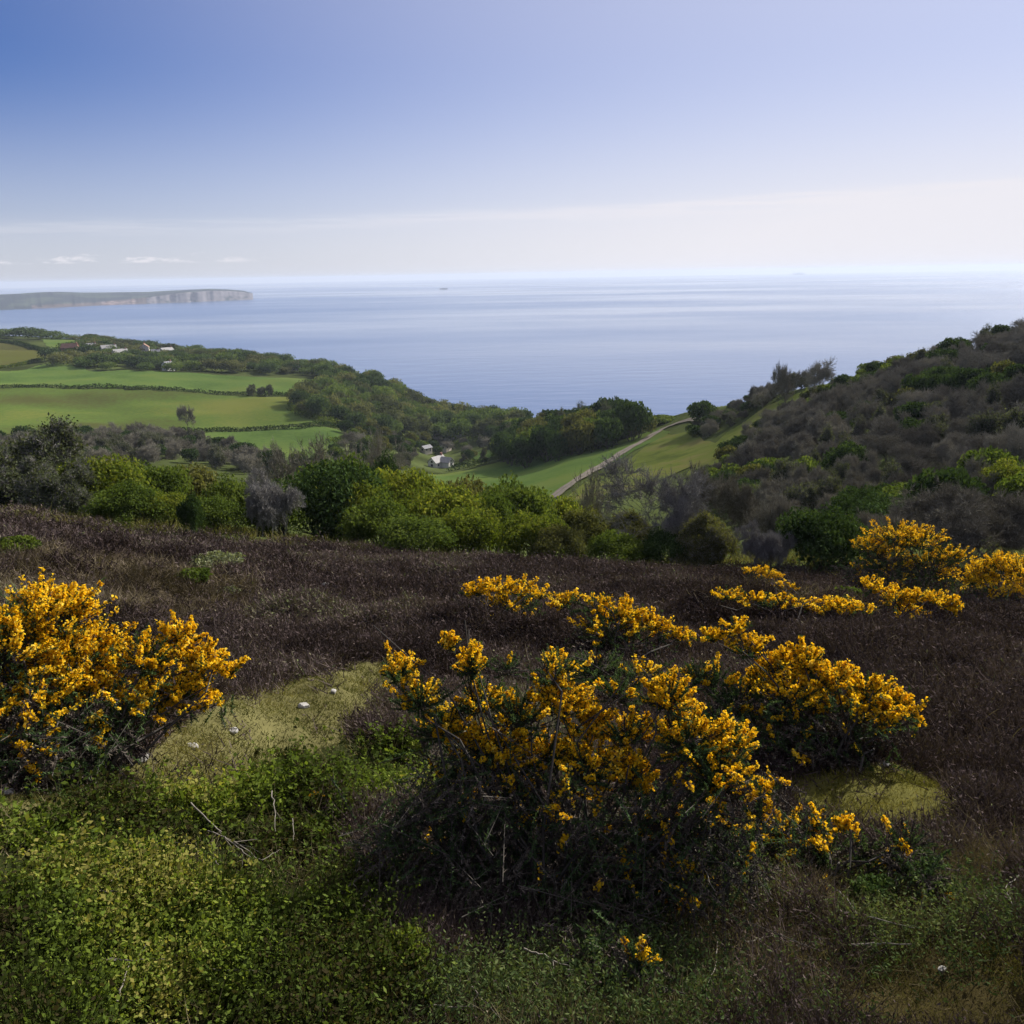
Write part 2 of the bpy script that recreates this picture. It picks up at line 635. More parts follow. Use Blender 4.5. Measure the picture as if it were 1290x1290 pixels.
def sea_noise(scale, rot, stretch, detail=4):
    mp = N('ShaderNodeMapping')
    mp.inputs['Rotation'].default_value = (0, 0, R(rot))
    mp.inputs['Scale'].default_value = (scale, scale * stretch, scale)
    L(tc.outputs['Object'], mp.inputs[0])
    n = N('ShaderNodeTexNoise')
    n.inputs['Detail'].default_value = detail
    n.inputs['Roughness'].default_value = .55
    n.inputs['Scale'].default_value = 1
    L(mp.outputs[0], n.inputs['Vector'])
    return n.outputs['Fac']


slick = sea_noise(1 / 4200.0, 16, 2.2, 4)
chop = sea_noise(1 / 90.0, -15, 2.5, 6)
b = N('ShaderNodeBsdfPrincipled')
b.inputs['IOR'].default_value = 1.33
rr = N('ShaderNodeMapRange')
rr.inputs['From Min'].default_value = .40
rr.inputs['From Max'].default_value = .60
rr.inputs['To Min'].default_value = .10
rr.inputs['To Max'].default_value = .26
L(slick, rr.inputs['Value'])
L(rr.outputs[0], b.inputs['Roughness'])
mxn = N('ShaderNodeMath')
mxn.operation = 'MULTIPLY_ADD'
mxn.inputs[1].default_value = .35
L(chop, mxn.inputs[0])
L(slick, mxn.inputs[2])
L(ramp(nt, mxn.outputs[0], [(.45, (.026, .060, .150)), (.66, (.036, .080, .185)), (.85, (.052, .104, .22))]), b.inputs['Base Color'])
bp = N('ShaderNodeBump')
bp.inputs['Strength'].default_value = .25
bp.inputs['Distance'].default_value = 3.0
L(chop, bp.inputs['Height'])
L(bp.outputs[0], b.inputs['Normal'])
o = N('ShaderNodeOutputMaterial')
L(b.outputs[0], o.inputs[0])
sea = tag(link('sea', mesh('sea', V, [grid_faces(len(ph), len(dd))[:, ::-1]], m, None, True)), kind='structure')

# ------------------------------------------------------------------ headland across the bay
hx = np.linspace(-420, 319, 480)
wy = np.interp(hx, [-420, 0, 60, 150, 250, 319], [404, 391, 388.5, 384, 380.5, 377.5])       # water's edge
ty = np.interp(hx, [-420, -100, 0, 25, 55, 75, 110, 150, 190, 215, 245, 265, 290, 308, 319],
               [372, 372, 371, 370, 368, 367.5, 368.5, 368, 367.5, 366, 364.5, 363.6, 364.5, 366, 369])
cf = np.interp(hx, [-420, 40, 120, 150, 190, 230, 319], [.08, .10, .16, .30, .55, .82, .96])   # share of the height that is cliff
prof_v = np.array([0, .02, .12, .24, .36, .48, .6, .72, .84, 1, 1.01, 1.1, 1.2, 1.3, 1.4, 1.5, 1.6, 1.7, 1.8, 1.9, 2.0, 2.6, 3.2])
HV, HC = [], []
for i, (x, w, t) in enumerate(zip(hx, wy, ty)):
    phi, tw = ray(x, w)
    _, tt_ = ray(x, t)
    d0 = EYE / tw
    run = 900 if x < 308 else 900 - (x - 308) * 60
    hgt = max(EYE - tt_ * (d0 + run), 4)
    g = fbm(np.array([x / 9.0]), np.array([1.5]), 50, 3)[0]
    g2 = fbm(np.array([x / 2.6]), np.array([7.5]), 60, 3)[0]
    for v in prof_v:
        if v <= 1:
            d = d0 + 25 + v * (60 + 140 * (1 - cf[i])) + g * 70 * (.4 + v * .6) + g2 * 8
            z = -2 + v * hgt * cf[i] * (1 + g2 * .05)
        elif v <= 2:
            u = v - 1
            d = d0 + 85 + 140 * (1 - cf[i]) + g * 70 + g2 * 8 * (1 - u) + u * (run - 200)
            z = hgt * (cf[i] + (1 - cf[i]) * (u ** .8))
        else:
            u = (v - 2) / 1.2
            d = d0 + run + 100 + u * 1500
            z = hgt * (1 - u ** 2) - 6 * u
        HV.append((d * math.sin(phi), d * math.cos(phi), z))
        q = .6 * vnoise(np.array([x / 5.1]), np.array([v * 7.0]), 70)[0] + .4 * vnoise(np.array([x / 2.1]), np.array([v * 5.0]), 72)[0]
        q2 = vnoise(np.array([x / 22.0]), np.array([v * 7.0]), 71)[0]
        chalk = np.array([.16, .145, .155]) * (.55 + .6 * q)
        red = np.array([.20, .13, .11]) * (.6 + .7 * q)
        scrub = np.array([.022, .028, .026])
        grass = np.array([.038, .050, .034]) if q2 > .55 else np.array([.014, .020, .022])
        if v <= 1.02:
            if x > 185:
                c = chalk if q + .25 * v > .38 else scrub * 1.6
            elif x > 128 and x < 175:
                c = red * .5 + .5 * (chalk if q > .5 else scrub)
            elif x > 40:
                c = red * .35 + scrub * .65
            else:
                c = scrub
        else:
            c = grass
        HC.append(c)
hm = vcol_mat('headland cover', .02, .004, .35, 0)
head = tag(link('headland', mesh('headland', np.array(HV), [grid_faces(len(hx), len(prof_v))[:, ::-1]], hm, {'cover': ('POINT', np.array(HC))}, True)), kind='structure')

# ------------------------------------------------------------------ air
hz = [-42000, 42000, -42000, 42000, -14.0, 225.0]
V = np.array([(hz[i], hz[2 + j], hz[4 + k]) for i in (0, 1) for j in (0, 1) for k in (0, 1)], float)
F = np.array([(0, 1, 3, 2), (4, 6, 7, 5), (0, 4, 5, 1), (2, 3, 7, 6), (0, 2, 6, 4), (1, 5, 7, 3)])
m, nt, N, L = mat_base('haze air')
pv = N('ShaderNodeVolumePrincipled')
pv.inputs['Color'].default_value = (.66, .75, .93, 1)
pv.inputs['Density'].default_value = 5.5e-5
pv.inputs['Anisotropy'].default_value = .15
o = N('ShaderNodeOutputMaterial')
L(pv.outputs[0], o.inputs['Volume'])
haze = tag(link('haze', mesh('haze', V, [F], m)), kind='stuff')

# ------------------------------------------------------------------ sky and sun
SUN_AZ, SUN_EL = R(43), R(32)
sdir = Vector((math.sin(SUN_AZ) * math.cos(SUN_EL), math.cos(SUN_AZ) * math.cos(SUN_EL), math.sin(SUN_EL)))
SKY_TINT = (.37, .54, .96, 1)
w = bpy.data.worlds.new('World')
S.world = w
w.use_nodes = True
nt = w.node_tree
nt.nodes.clear()
N, L = nt.nodes.new, nt.links.new
sky = N('ShaderNodeTexSky')
sky.sky_type = 'NISHITA'
sky.sun_disc = False
sky.sun_elevation = SUN_EL
sky.sun_rotation = SUN_AZ
sky.altitude = 180
sky.air_density = 1.0
sky.dust_density = .4
sky.ozone_density = 3.0
tc = N('ShaderNodeTexCoord')
sx = N('ShaderNodeSeparateXYZ')
L(tc.outputs['Generated'], sx.inputs[0])


def mth(op, a, b=None, c=None):
    n = N('ShaderNodeMath')
    n.operation = op
    for i, v in enumerate((a, b, c)):
        if v is None:
            continue
        if isinstance(v, (int, float)):
            n.inputs[i].default_value = v
        else:
            L(v, n.inputs[i])
    return n.outputs[0]


def sm(v, lo, hi, to0=0.0, to1=1.0):
    n = N('ShaderNodeMapRange')
    n.interpolation_type = 'SMOOTHSTEP'
    n.inputs['From Min'].default_value = lo
    n.inputs['From Max'].default_value = hi
    n.inputs['To Min'].default_value = to0
    n.inputs['To Max'].default_value = to1
    L(v, n.inputs['Value'])
    return n.outputs[0]


def wnoise(sc, scale, detail=5):
    mp = N('ShaderNodeMapping')
    mp.inputs['Scale'].default_value = sc
    L(tc.outputs['Generated'], mp.inputs[0])
    n = N('ShaderNodeTexNoise')
    n.inputs['Scale'].default_value = scale
    n.inputs['Detail'].default_value = detail
    n.inputs['Roughness'].default_value = .6
    L(mp.outputs[0], n.inputs['Vector'])
    return n.outputs['Fac']


# thin bank of high cloud low over the horizon, its upper edge rising to the right
elev = sx.outputs['Z']
nb = wnoise((3, 3, 30), 2.0)
top = mth('MULTIPLY_ADD', sx.outputs['X'], .024, mth('MULTIPLY_ADD', nb, .012, .062))
rel = mth('SUBTRACT', elev, top)
bank = mth('MULTIPLY', sm(rel, .012, -.016), sm(elev, -.0, .06, .6, 1.0))
streak = mth('MULTIPLY', sm(rel, -.018, -.003), sm(rel, .005, -.002))
streak = mth('MULTIPLY', streak, sm(wnoise((2.5, 2.5, 60), 3.0, 6), .38, .62, .15, 1.0))
bank = mth('MULTIPLY_ADD', streak, .11, mth('MULTIPLY', bank, .07))
# small fair-weather cumulus tops far off on the left
cn = wnoise((14, 14, 60), 2.2, 6)
cu = mth('MULTIPLY', sm(mth('ADD', cn, sm(elev, .018, .034, .05, -.22)), .50, .60), sm(elev, .017, .0195))
cu = mth('MULTIPLY', mth('MULTIPLY', cu, sm(wnoise((40, 40, 160), 2.0, 4), .35, .6)), mth('MULTIPLY', sm(elev, .036, .028), sm(sx.outputs['X'], -.22, -.34)))
tot = mth('MINIMUM', mth('MULTIPLY_ADD', cu, .30, bank), .9)
# milky veil thickening towards the sun and the horizon
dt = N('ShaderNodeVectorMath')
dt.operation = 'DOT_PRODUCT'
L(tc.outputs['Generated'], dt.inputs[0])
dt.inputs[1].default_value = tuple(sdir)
veil_and_fill = mth('ADD', sm(dt.outputs['Value'], .25, 1.1, 0.0, .64), mth('ADD', sm(elev, .22, -.02, 0.0, .56), sm(elev, .33, .62, 0.0, .42)))  # last term: unseen bright layer overhead, added to raise the ambient light
tot = mth('MINIMUM', mth('ADD', tot, veil_and_fill), .97)
tint = N('ShaderNodeMix')
tint.data_type = 'RGBA'
tint.blend_type = 'MULTIPLY'
tint.inputs[0].default_value = 1
L(sky.outputs[0], tint.inputs[6])
tint.inputs[7].default_value = SKY_TINT
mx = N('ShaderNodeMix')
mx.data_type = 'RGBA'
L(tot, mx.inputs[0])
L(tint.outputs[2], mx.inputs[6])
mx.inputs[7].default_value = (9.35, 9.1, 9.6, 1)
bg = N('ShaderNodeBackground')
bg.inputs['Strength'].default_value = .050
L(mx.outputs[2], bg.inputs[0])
o = N('ShaderNodeOutputWorld')
L(bg.outputs[0], o.inputs[0])

sun_d = bpy.data.lights.new('sun', 'SUN')
sun_d.energy = 5.0
sun_d.angle = R(.5)
sun_d.color = (1, .95, .86)
sun = link('sun', sun_d)
sdir = Vector((math.sin(SUN_AZ) * math.cos(SUN_EL), math.cos(SUN_AZ) * math.cos(SUN_EL), math.sin(SUN_EL)))
sun.rotation_euler = sdir.to_track_quat('Z', 'Y').to_euler()

S.view_settings.view_transform = 'Standard'
S.view_settings.look = 'None'
S.view_settings.exposure = 0.90
S.view_settings.gamma = 1
S.cycles.use_denoising = True
S.cycles.max_bounces = 8
S.cycles.diffuse_bounces = 4
S.cycles.glossy_bounces = 2
S.cycles.transmission_bounces = 3
S.cycles.volume_bounces = 0
S.cycles.transparent_max_bounces = 4
S.cycles.caustics_reflective = False
S.cycles.caustics_refractive = False
# ------------------------------------------------------------------ foliage materials
M = {}
M['bark'] = plain_mat('grey bark', [(.3, (.045, .038, .032)), (.7, (.11, .095, .082))], 6, .9, .4)
M['twig'] = leaf_mat('bare twigs', [(0, (.095, .088, .066)), (.5, (.20, .185, .140)), (1, (.32, .30, .24))], 0, .5)
M['twig_dark'] = leaf_mat('dark bare twigs', [(0, (.080, .072, .056)), (.5, (.165, .152, .118)), (1, (.27, .25, .20))], 0, .5)
M['twig_pale'] = leaf_mat('pale bare twigs', [(0, (.10, .095, .085)), (.5, (.19, .18, .165)), (1, (.29, .28, .26))], 0)
M['leaf_bright'] = leaf_mat('fresh spring leaves', [(0, (.040, .060, .012)), (.45, (.100, .130, .022)), (1, (.205, .21, .036))], .38)
M['leaf_mid'] = leaf_mat('green leaves', [(0, (.030, .048, .012)), (.5, (.070, .102, .022)), (1, (.135, .168, .038))], .35)
M['leaf_dark'] = leaf_mat('dark evergreen leaves', [(0, (.018, .033, .012)), (.5, (.036, .062, .020)), (1, (.066, .098, .030))], .2)
M['leaf_olive'] = leaf_mat('olive young leaves', [(0, (.040, .045, .018)), (.5, (.085, .090, .032)), (1, (.145, .140, .050))], .32)
M['far_mid'] = leaf_mat('far green leaves', [(0, (.045, .070, .026)), (.5, (.085, .125, .042)), (1, (.14, .18, .06))], .3, .5)
M['far_dark'] = leaf_mat('far dark leaves', [(0, (.028, .045, .024)), (.5, (.052, .080, .036)), (1, (.085, .12, .05))], .25, .5)
M['far_olive'] = leaf_mat('far olive leaves', [(0, (.06, .068, .034)), (.5, (.11, .118, .055)), (1, (.17, .175, .08))], .3, .5)
M['leaf_grey'] = leaf_mat('grey-green sparse leaves', [(0, (.036, .044, .026)), (.5, (.066, .078, .044)), (1, (.115, .128, .075))], .3)


# ------------------------------------------------------------------ tree and bush models (unit size: radius 1, height 1)
def limb_segments(g, p, d, length, rad, depth, out, spread=.55, up=.12, nchild=(3, 4)):
    n = 3
    q = p
    for k in range(n):
        d = unit(d + g.normal(size=3) * .13 + np.array([0, 0, up * .4]))
        e = q + d * length / n
        r0, r1 = rad * (1 - .22 * k), rad * (1 - .22 * (k + 1))
        out.append((q, e, r0, r1, depth))
        q = e
        if depth > 0 and k > 0:
            for _ in range(g.integers(nchild[0] - 1, nchild[1]) if k == 1 else g.integers(*nchild)):
                nd = unit(d + g.normal(size=3) * spread + np.array([0, 0, up]))
                limb_segments(g, q, nd, length * g.uniform(.55, .8), r1 * .62, depth - 1, out, spread, up, nchild)


def fit(P, rad, top):
    """affine map so that the branch cloud has the wanted radius and height"""
    h = np.percentile(P[:, 2], 99.3)
    rr = np.percentile(np.hypot(P[:, 0], P[:, 1]), 97)
    return np.array([rad / rr, rad / rr, top / h])


def bare_tree(seed, depth=4, stems=1, twig_r=.006, spread=.55, up=.12, nchild=(3, 4), trunk_len=.33, rad=.035):
    g = np.random.default_rng(seed)
    out = []
    for s in range(stems):
        d = unit(np.array([g.normal() * (.12 if stems == 1 else .55), g.normal() * (.12 if stems == 1 else .55), 1.0]))
        limb_segments(g, np.array([g.normal() * .03 * stems, g.normal() * .03 * stems, -.03]), d, trunk_len, rad, depth, out, spread, up, nchild)
    A, B = np.array([o[0] for o in out]), np.array([o[1] for o in out])
    ra, rb = np.array([o[2] for o in out]), np.array([o[3] for o in out])
    dp = np.array([o[4] for o in out])
    sc = fit(B, 1, 1)
    A, B = A * sc, B * sc
    big = dp >= max(depth - 1, 1)
    t, c = Geo(), Geo()
    t.tubes(A[big], B[big], np.maximum(ra[big], twig_r), np.maximum(rb[big], twig_r), .5, 5)
    sm_ = ~big
    c.tubes(A[sm_], B[sm_], np.maximum(ra[sm_] * .8, twig_r), np.maximum(rb[sm_] * .8, twig_r * .6), g.uniform(.1, .9, sm_.sum()), 3)
    tips = (dp == 0)
    # fine spray at the ends
    E = B[tips]
    D = unit(B[tips] - A[tips])
    for k in range(3):
        dd_ = unit(D + g.normal(size=D.shape) * .6)
        L_ = g.uniform(.04, .10, len(E))[:, None]
        sd = unit(np.cross(dd_, g.normal(size=D.shape))) * twig_r * .9
        c.tris(np.stack([E - sd, E + sd, E + dd_ * L_], 1), g.uniform(.2, 1, len(E)))
    return t, c, E


def crown(seed, nblob, nleaf, leaf, zc=.55, rz=.45, br=(.22, .42), floor=.0, c=None, asp=.55, flat=0.0, inner=.25):
    """leaf clumps over the volume of a crown"""
    g = np.random.default_rng(seed)
    d = rdir(nblob, g)
    d[:, 2] = np.where(d[:, 2] < -.35, -d[:, 2], d[:, 2])
    rr = g.uniform(.45, .82, nblob)
    cb = d * rr[:, None] * np.array([1, 1, rz / 1.0]) + np.array([0, 0, zc])
    rb = g.uniform(*br, nblob)
    k = g.choice(nblob, nleaf, p=rb ** 2 / (rb ** 2).sum())
    o = rdir(nleaf, g)
    o[:, 2] = np.where(g.random(nleaf) < .45, np.abs(o[:, 2]), o[:, 2])
    rad = rb[k] * np.where(g.random(nleaf) < inner, g.uniform(.3, .8, nleaf), g.uniform(.8, 1.12, nleaf))
    C = cb[k] + o * rad[:, None] * np.array([1, 1, rz * 1.5 if rz < .67 else 1])
    ok = C[:, 2] > floor + g.uniform(0, .08, nleaf)
    C, o, k = C[ok], o[ok], k[ok]
    n = len(C)
    Nn = unit(o * .7 + rdir(n, g) * .9 + np.array([0, 0, flat]))
    br_ = g.uniform(0, 1, nblob)
    c = c or Geo()
    s = leaf * g.uniform(.6, 1.4, n)
    c.leaves(C, Nn, rdir(n, g), s, s * asp, np.clip(.38 * br_[k] + .62 * g.random(n), 0, 1))
    return c


PROTO = {}


def make_proto(key, kind, crown_mat, trunk_mat=None, seed=0, **kw):
    """mesh data shared by every copy of one kind of tree or bush"""
    if kind == 'bare':
        t, c, E = bare_tree(seed, **kw)
        PROTO[key] = (c.build(key + '_crown', M[crown_mat]), t.build(key + '_trunk', M[trunk_mat or 'bark']))
    elif kind == 'sparse':                                  # bare branches with thin young leaf
        lf = kw.pop('leaf')
        per = kw.pop('per')
        t, c, E = bare_tree(seed, **kw)
        g = np.random.default_rng(seed + 5)
        C = np.repeat(E, per, 0) + g.normal(size=(len(E) * per, 3)) * .05
        c2 = Geo()
        s = lf * g.uniform(.6, 1.4, len(C))
        c2.leaves(C, rdir(len(C), g), rdir(len(C), g), s, s * .6, g.random(len(C)))
        V1, V2 = c, c2
        t.V += V1.V
        t.Q += [q + t.n for q in V1.Q]
        t.T += [q + t.n for q in V1.T]
        t.rq += V1.rq
        t.rt += V1.rt
        t.n += V1.n
        PROTO[key] = (c2.build(key + '_crown', M[crown_mat]), t.build(key + '_trunk', M[trunk_mat or 'twig']))
    else:
        c = crown(seed, **kw)
        g = np.random.default_rng(seed + 9)
        out = []
        low = kw.get('floor', 0) < .1
        for s in range(5 if low else 1):
            d = unit(np.array([g.normal() * (.5 if low else .1), g.normal() * (.5 if low else .1), 1.0]))
            limb_segments(g, np.array([0, 0, -.04]), d, .30 if low else .42, .035 if low else .05, 2, out, .55, .1, (2, 3))
        A, B = np.array([o[0] for o in out]), np.array([o[1] for o in out])
        sc = fit(B, .8, .86)
        t = Geo()
        t.tubes(A * sc, B * sc, [o[2] for o in out], [o[3] for o in out], .5, 5)
        PROTO[key] = (c.build(key + '_crown', M[crown_mat]), t.build(key + '_trunk', M[trunk_mat or 'bark']))


# woodland models (seen from 80 m and more)
for i in range(4):
    make_proto(f'bare{i}', 'bare', 'twig_dark' if i % 2 else 'twig', seed=100 + i, depth=4, stems=1 + i % 3, twig_r=.0042, nchild=(3, 5), spread=.62)
for i in range(3):
    make_proto(f'green{i}', 'leaf', ['leaf_mid', 'leaf_olive', 'leaf_mid'][i], seed=120 + i, nblob=34, nleaf=2600, leaf=.13, floor=.06)
for i in range(2):
    make_proto(f'dark{i}', 'leaf', 'leaf_dark', seed=130 + i, nblob=30, nleaf=2800, leaf=.13, floor=.05)
for i in range(2):
    make_proto(f'haze{i}', 'sparse', 'leaf_grey', seed=140 + i, depth=4, stems=2, twig_r=.005, leaf=.05, per=2, nchild=(3, 4))
# far woods: coarser
FAR = []
for i, mt in enumerate(['far_mid', 'far_dark', 'far_olive', 'far_mid', 'leaf_grey', 'far_dark']):
    c = crown(160 + i, 22, 1500, .15, zc=.52, rz=.46, br=(.34, .55), floor=.02)
    FAR.append(c.build(f'far_tree_{i}', M[mt]))
# hedge-side bushes seen at 40-70 m, fine leaves
for i, (mt, rzz) in enumerate([('leaf_bright', .45), ('leaf_mid', .45), ('leaf_olive', .45), ('leaf_dark', .47)]):
    for k in range(2):
        make_proto(f'bush_{mt}{k}', 'leaf', mt, seed=180 + i * 3 + k, nblob=60, nleaf=11000, leaf=.062, zc=.5, rz=.48, br=(.14, .34), floor=.0, inner=.35, flat=.35)
make_proto('bush_grey', 'sparse', 'leaf_grey', 'twig_pale', seed=201, depth=5, stems=4, twig_r=.0035, leaf=.035, per=3, nchild=(2, 4), spread=.5)
make_proto('bush_olive_sparse', 'sparse', 'leaf_olive', 'twig', seed=202, depth=5, stems=5, twig_r=.0035, leaf=.035, per=4, nchild=(2, 4), spread=.5)
make_proto('shrub_bare', 'bare', 'twig', 'twig', seed=203, depth=5, stems=5, twig_r=.003, nchild=(2, 4), spread=.55)
make_proto('shrub_pale', 'bare', 'twig_pale', 'twig_pale', seed=204, depth=5, stems=5, twig_r=.003, nchild=(2, 4), spread=.55)
make_proto('tree_bare', 'bare', 'twig_pale', 'bark', seed=207, depth=5, stems=1, twig_r=.0026, nchild=(2, 4), spread=.62, trunk_len=.36, rad=.03)
make_proto('thin', 'bare', 'twig', 'bark', seed=211, depth=4, stems=2, twig_r=.004, nchild=(2, 4), spread=.6, trunk_len=.36, rad=.03)
make_proto('tree_bare2', 'bare', 'twig', 'bark', seed=209, depth=5, stems=2, twig_r=.0028, nchild=(2, 4), spread=.6, trunk_len=.36, rad=.028)


def plant(name, key, loc, w, h, label, cat, group=None, rz=None, parts=True, mesh_=None):
    """one tree or bush: width w, height h, standing at loc"""
    rz = random.uniform(0, 6.28) if rz is None else rz
    sc = (w / 2, w / 2 * random.uniform(.85, 1.15), h)
    if not parts:
        o = link(name, mesh_, None, loc)
        o.rotation_euler = (0, 0, rz)
        o.scale = sc
        return tag(o, label, cat, group)
    t = empty(name, loc, rz, sc)
    tag(t, label, cat, group)
    c, tr = PROTO[key]
    link('trunk' if 'tree' in name else 'stems', tr, t)
    link('crown' if 'tree' in name else 'foliage', c, t)
    return t


def stand(name, key, px, top, wpx, d, label, cat='bush', group=None, sink=.15, rz=None):
    """plant of photo width wpx whose top shows at (px, top), standing d metres off"""
    p, t = at_dist(px, top, d)
    h = EYE - t * d - p[2] + sink
    p[2] -= sink
    slant = d * math.sqrt(1 + t * t)
    return plant(name, key, p, wpx / FPX * slant, max(h, .5), label, cat, group, rz)


# ---- bushes along the lower edge of the heather
B = stand
B('willow_bush', 'bush_grey', 22, 548, 170, 62, 'grey-green thinly leafed bush at far left edge behind the heather')
B('willow_bush', 'bush_grey', 70, 585, 110, 55, 'low grey-green bush in front of the far left thinly leafed bush')
B('hawthorn_bush', 'bush_leaf_bright0', 122, 578, 120, 57, 'yellow-green sunlit bush right of the grey-green bushes on the far left', cat='bush')
B('hawthorn_bush', 'bush_leaf_mid0', 160, 612, 95, 50, 'small green bush at the heather edge below the yellow-green bush on the left')
B('hawthorn_bush', 'bush_leaf_mid1', 186, 585, 100, 62, 'round mid-green bush behind the small bushes left of the dark shrublet')
B('hawthorn_bush', 'bush_leaf_olive0', 232, 592, 110, 66, 'olive-brown young-leafed bush behind the small dark grey shrub')
B('juniper_shrub', 'bush_leaf_dark0', 236, 625, 34, 43, 'small dark grey-green shrub standing alone at the heather edge', cat='shrub')
B('hawthorn_bush', 'bush_leaf_mid0', 285, 604, 105, 58, 'green bush left of the pale bare-twigged shrub')
B('bare_shrub', 'shrub_pale', 327, 606, 75, 50, 'pale bare-twigged shrub leaning against the big dark bush', cat='shrub')
B('hawthorn_bush', 'bush_leaf_dark1', 408, 584, 150, 55, 'biggest dark green bush, deep shade low down, behind the heather brow')
B('hawthorn_bush', 'bush_leaf_mid1', 430, 578, 130, 60, 'broad green-topped bush just behind the biggest dark bush')
B('hawthorn_bush', 'bush_leaf_bright1', 500, 588, 130, 66, 'bright green bush behind and right of the biggest dark bush')
B('hawthorn_bush', 'bush_leaf_mid0', 478, 630, 110, 50, 'low mid-green bush on the brow right of the biggest dark bush')
B('hawthorn_bush', 'bush_leaf_bright0', 550, 616, 140, 54, 'wide yellow-green bush in the centre of the bush row')
B('hawthorn_bush', 'bush_leaf_olive1', 590, 604, 110, 68, 'olive bush below the white farmhouse')
B('hawthorn_bush', 'bush_leaf_mid1', 648, 606, 120, 60, 'tall dark-hearted green bush below the start of the track')
B('hawthorn_bush', 'bush_leaf_bright1', 672, 646, 100, 48, 'rounded bright bush lowest in the row, in front of the dark-hearted bush')
B('hawthorn_bush', 'bush_leaf_olive0', 735, 648, 95, 54, 'yellowish olive bush right of the rounded bright bush')
B('hawthorn_bush', 'bush_leaf_bright0', 700, 628, 90, 62, 'bright bush under the lower end of the track')
B('hawthorn_bush', 'bush_olive_sparse', 790, 655, 90, 54, 'dull green half-leafed bush left of the dark-trunked bare tree')
B('hawthorn_bush', 'bush_olive_sparse', 895, 655, 100, 47, 'yellow-green rounded bush right of the dark-trunked bare tree')
B('hawthorn_bush', 'bush_leaf_olive1', 885, 664, 80, 49, 'olive leafy bush behind the yellow-green rounded bush')
B('bare_tree', 'tree_bare', 842, 582, 150, 50, 'pale-branched leafless tree with a dark trunk, tallest behind the heather brow', cat='tree')
B('bare_tree', 'tree_bare2', 915, 596, 130, 58, 'leafless purplish tree right of the dark-trunked bare tree', cat='tree')
B('bare_tree', 'thin', 758, 592, 70, 72, 'thin leafless sapling right of the lower end of the track', cat='tree')
B('bare_shrub', 'shrub_pale', 962, 668, 70, 44, 'tangled pale grey shrub behind the small gorse on the brow', cat='shrub')
B('bare_shrub', 'shrub_bare', 985, 640, 80, 56, 'brown leafless shrub left of the dark round bush', cat='shrub')
B('hawthorn_bush', 'bush_leaf_dark1', 1040, 642, 125, 46, 'dark green round bush left of the large back gorse', sink=.7)
B('bare_shrub', 'shrub_bare', 1240, 628, 170, 44, 'wide grey leafless thicket behind the gorse at the right edge', cat='shrub')
B('bare_shrub', 'shrub_bare', 1170, 640, 110, 50, 'grey leafless shrub behind the large back gorse', cat='shrub')
B('hawthorn_bush', 'bush_leaf_mid0', 1190, 612, 150, 74, 'sunlit green-topped bush in the hollow above the large back gorse')
B('hawthorn_bush', 'bush_leaf_bright1', 1282, 582, 70, 76, 'bright green bush cut by the right edge below the bare wood')
B('hawthorn_bush', 'bush_leaf_dark1', 1130, 628, 120, 66, 'dark bush in shade above the large back gorse')
B('hawthorn_bush', 'bush_leaf_dark0', 1085, 618, 70, 72, 'small dark bush above the dark green round bush')
B('bare_tree', 'thin', 415, 556, 120, 92, 'leafless ash-grey tree rising behind the broad green-topped bush', cat='tree')
B('bare_tree', 'thin', 468, 552, 80, 98, 'second leafless tree behind the bright green bush, left of the farmhouse', cat='tree')
B('bare_tree', 'thin', 345, 562, 80, 100, 'leafless tree behind the pale bare-twigged shrub', cat='tree')
B('hawthorn_bush', 'bush_leaf_dark0', 478, 575, 60, 88, 'dark clump between the leafless trees and the farmhouse field')

B('hawthorn_bush', 'bush_leaf_mid0', 350, 618, 90, 52, 'green bush filling the dip left of the biggest dark bush')
B('hawthorn_bush', 'bush_leaf_mid1', 265, 628, 80, 48, 'small green bush right of the small dark grey shrub')
B('hawthorn_bush', 'bush_leaf_bright0', 205, 622, 70, 50, 'small yellow-green bush left of the small dark grey shrub')
B('hawthorn_bush', 'bush_leaf_bright1', 590, 642, 100, 50, 'bright bush at the brow between the wide yellow-green and the rounded bright bush')
B('hawthorn_bush', 'bush_leaf_mid0', 620, 622, 90, 55, 'mid-green bush left of the tall dark-hearted bush')
B('hawthorn_bush', 'bush_leaf_bright0', 440, 606, 110, 54, 'sunlit green bush overlapping the right side of the biggest dark bush')
B('hawthorn_bush', 'bush_leaf_mid1', 520, 655, 110, 47, 'low green bush hugging the brow at the centre of the row')
B('hawthorn_bush', 'bush_leaf_olive1', 705, 665, 90, 46, 'low olive bush right of the rounded bright bush')
B('hawthorn_bush', 'bush_leaf_mid0', 770, 672, 90, 46, 'low green bush left of the dull half-leafed bush')
B('hawthorn_bush', 'bush_leaf_dark0', 840, 672, 90, 47, 'dark bush around the foot of the dark-trunked bare tree')
B('bare_shrub', 'shrub_bare', 1110, 655, 90, 48, 'brownish leafless shrub between the dark round bush and the large back gorse', cat='shrub')


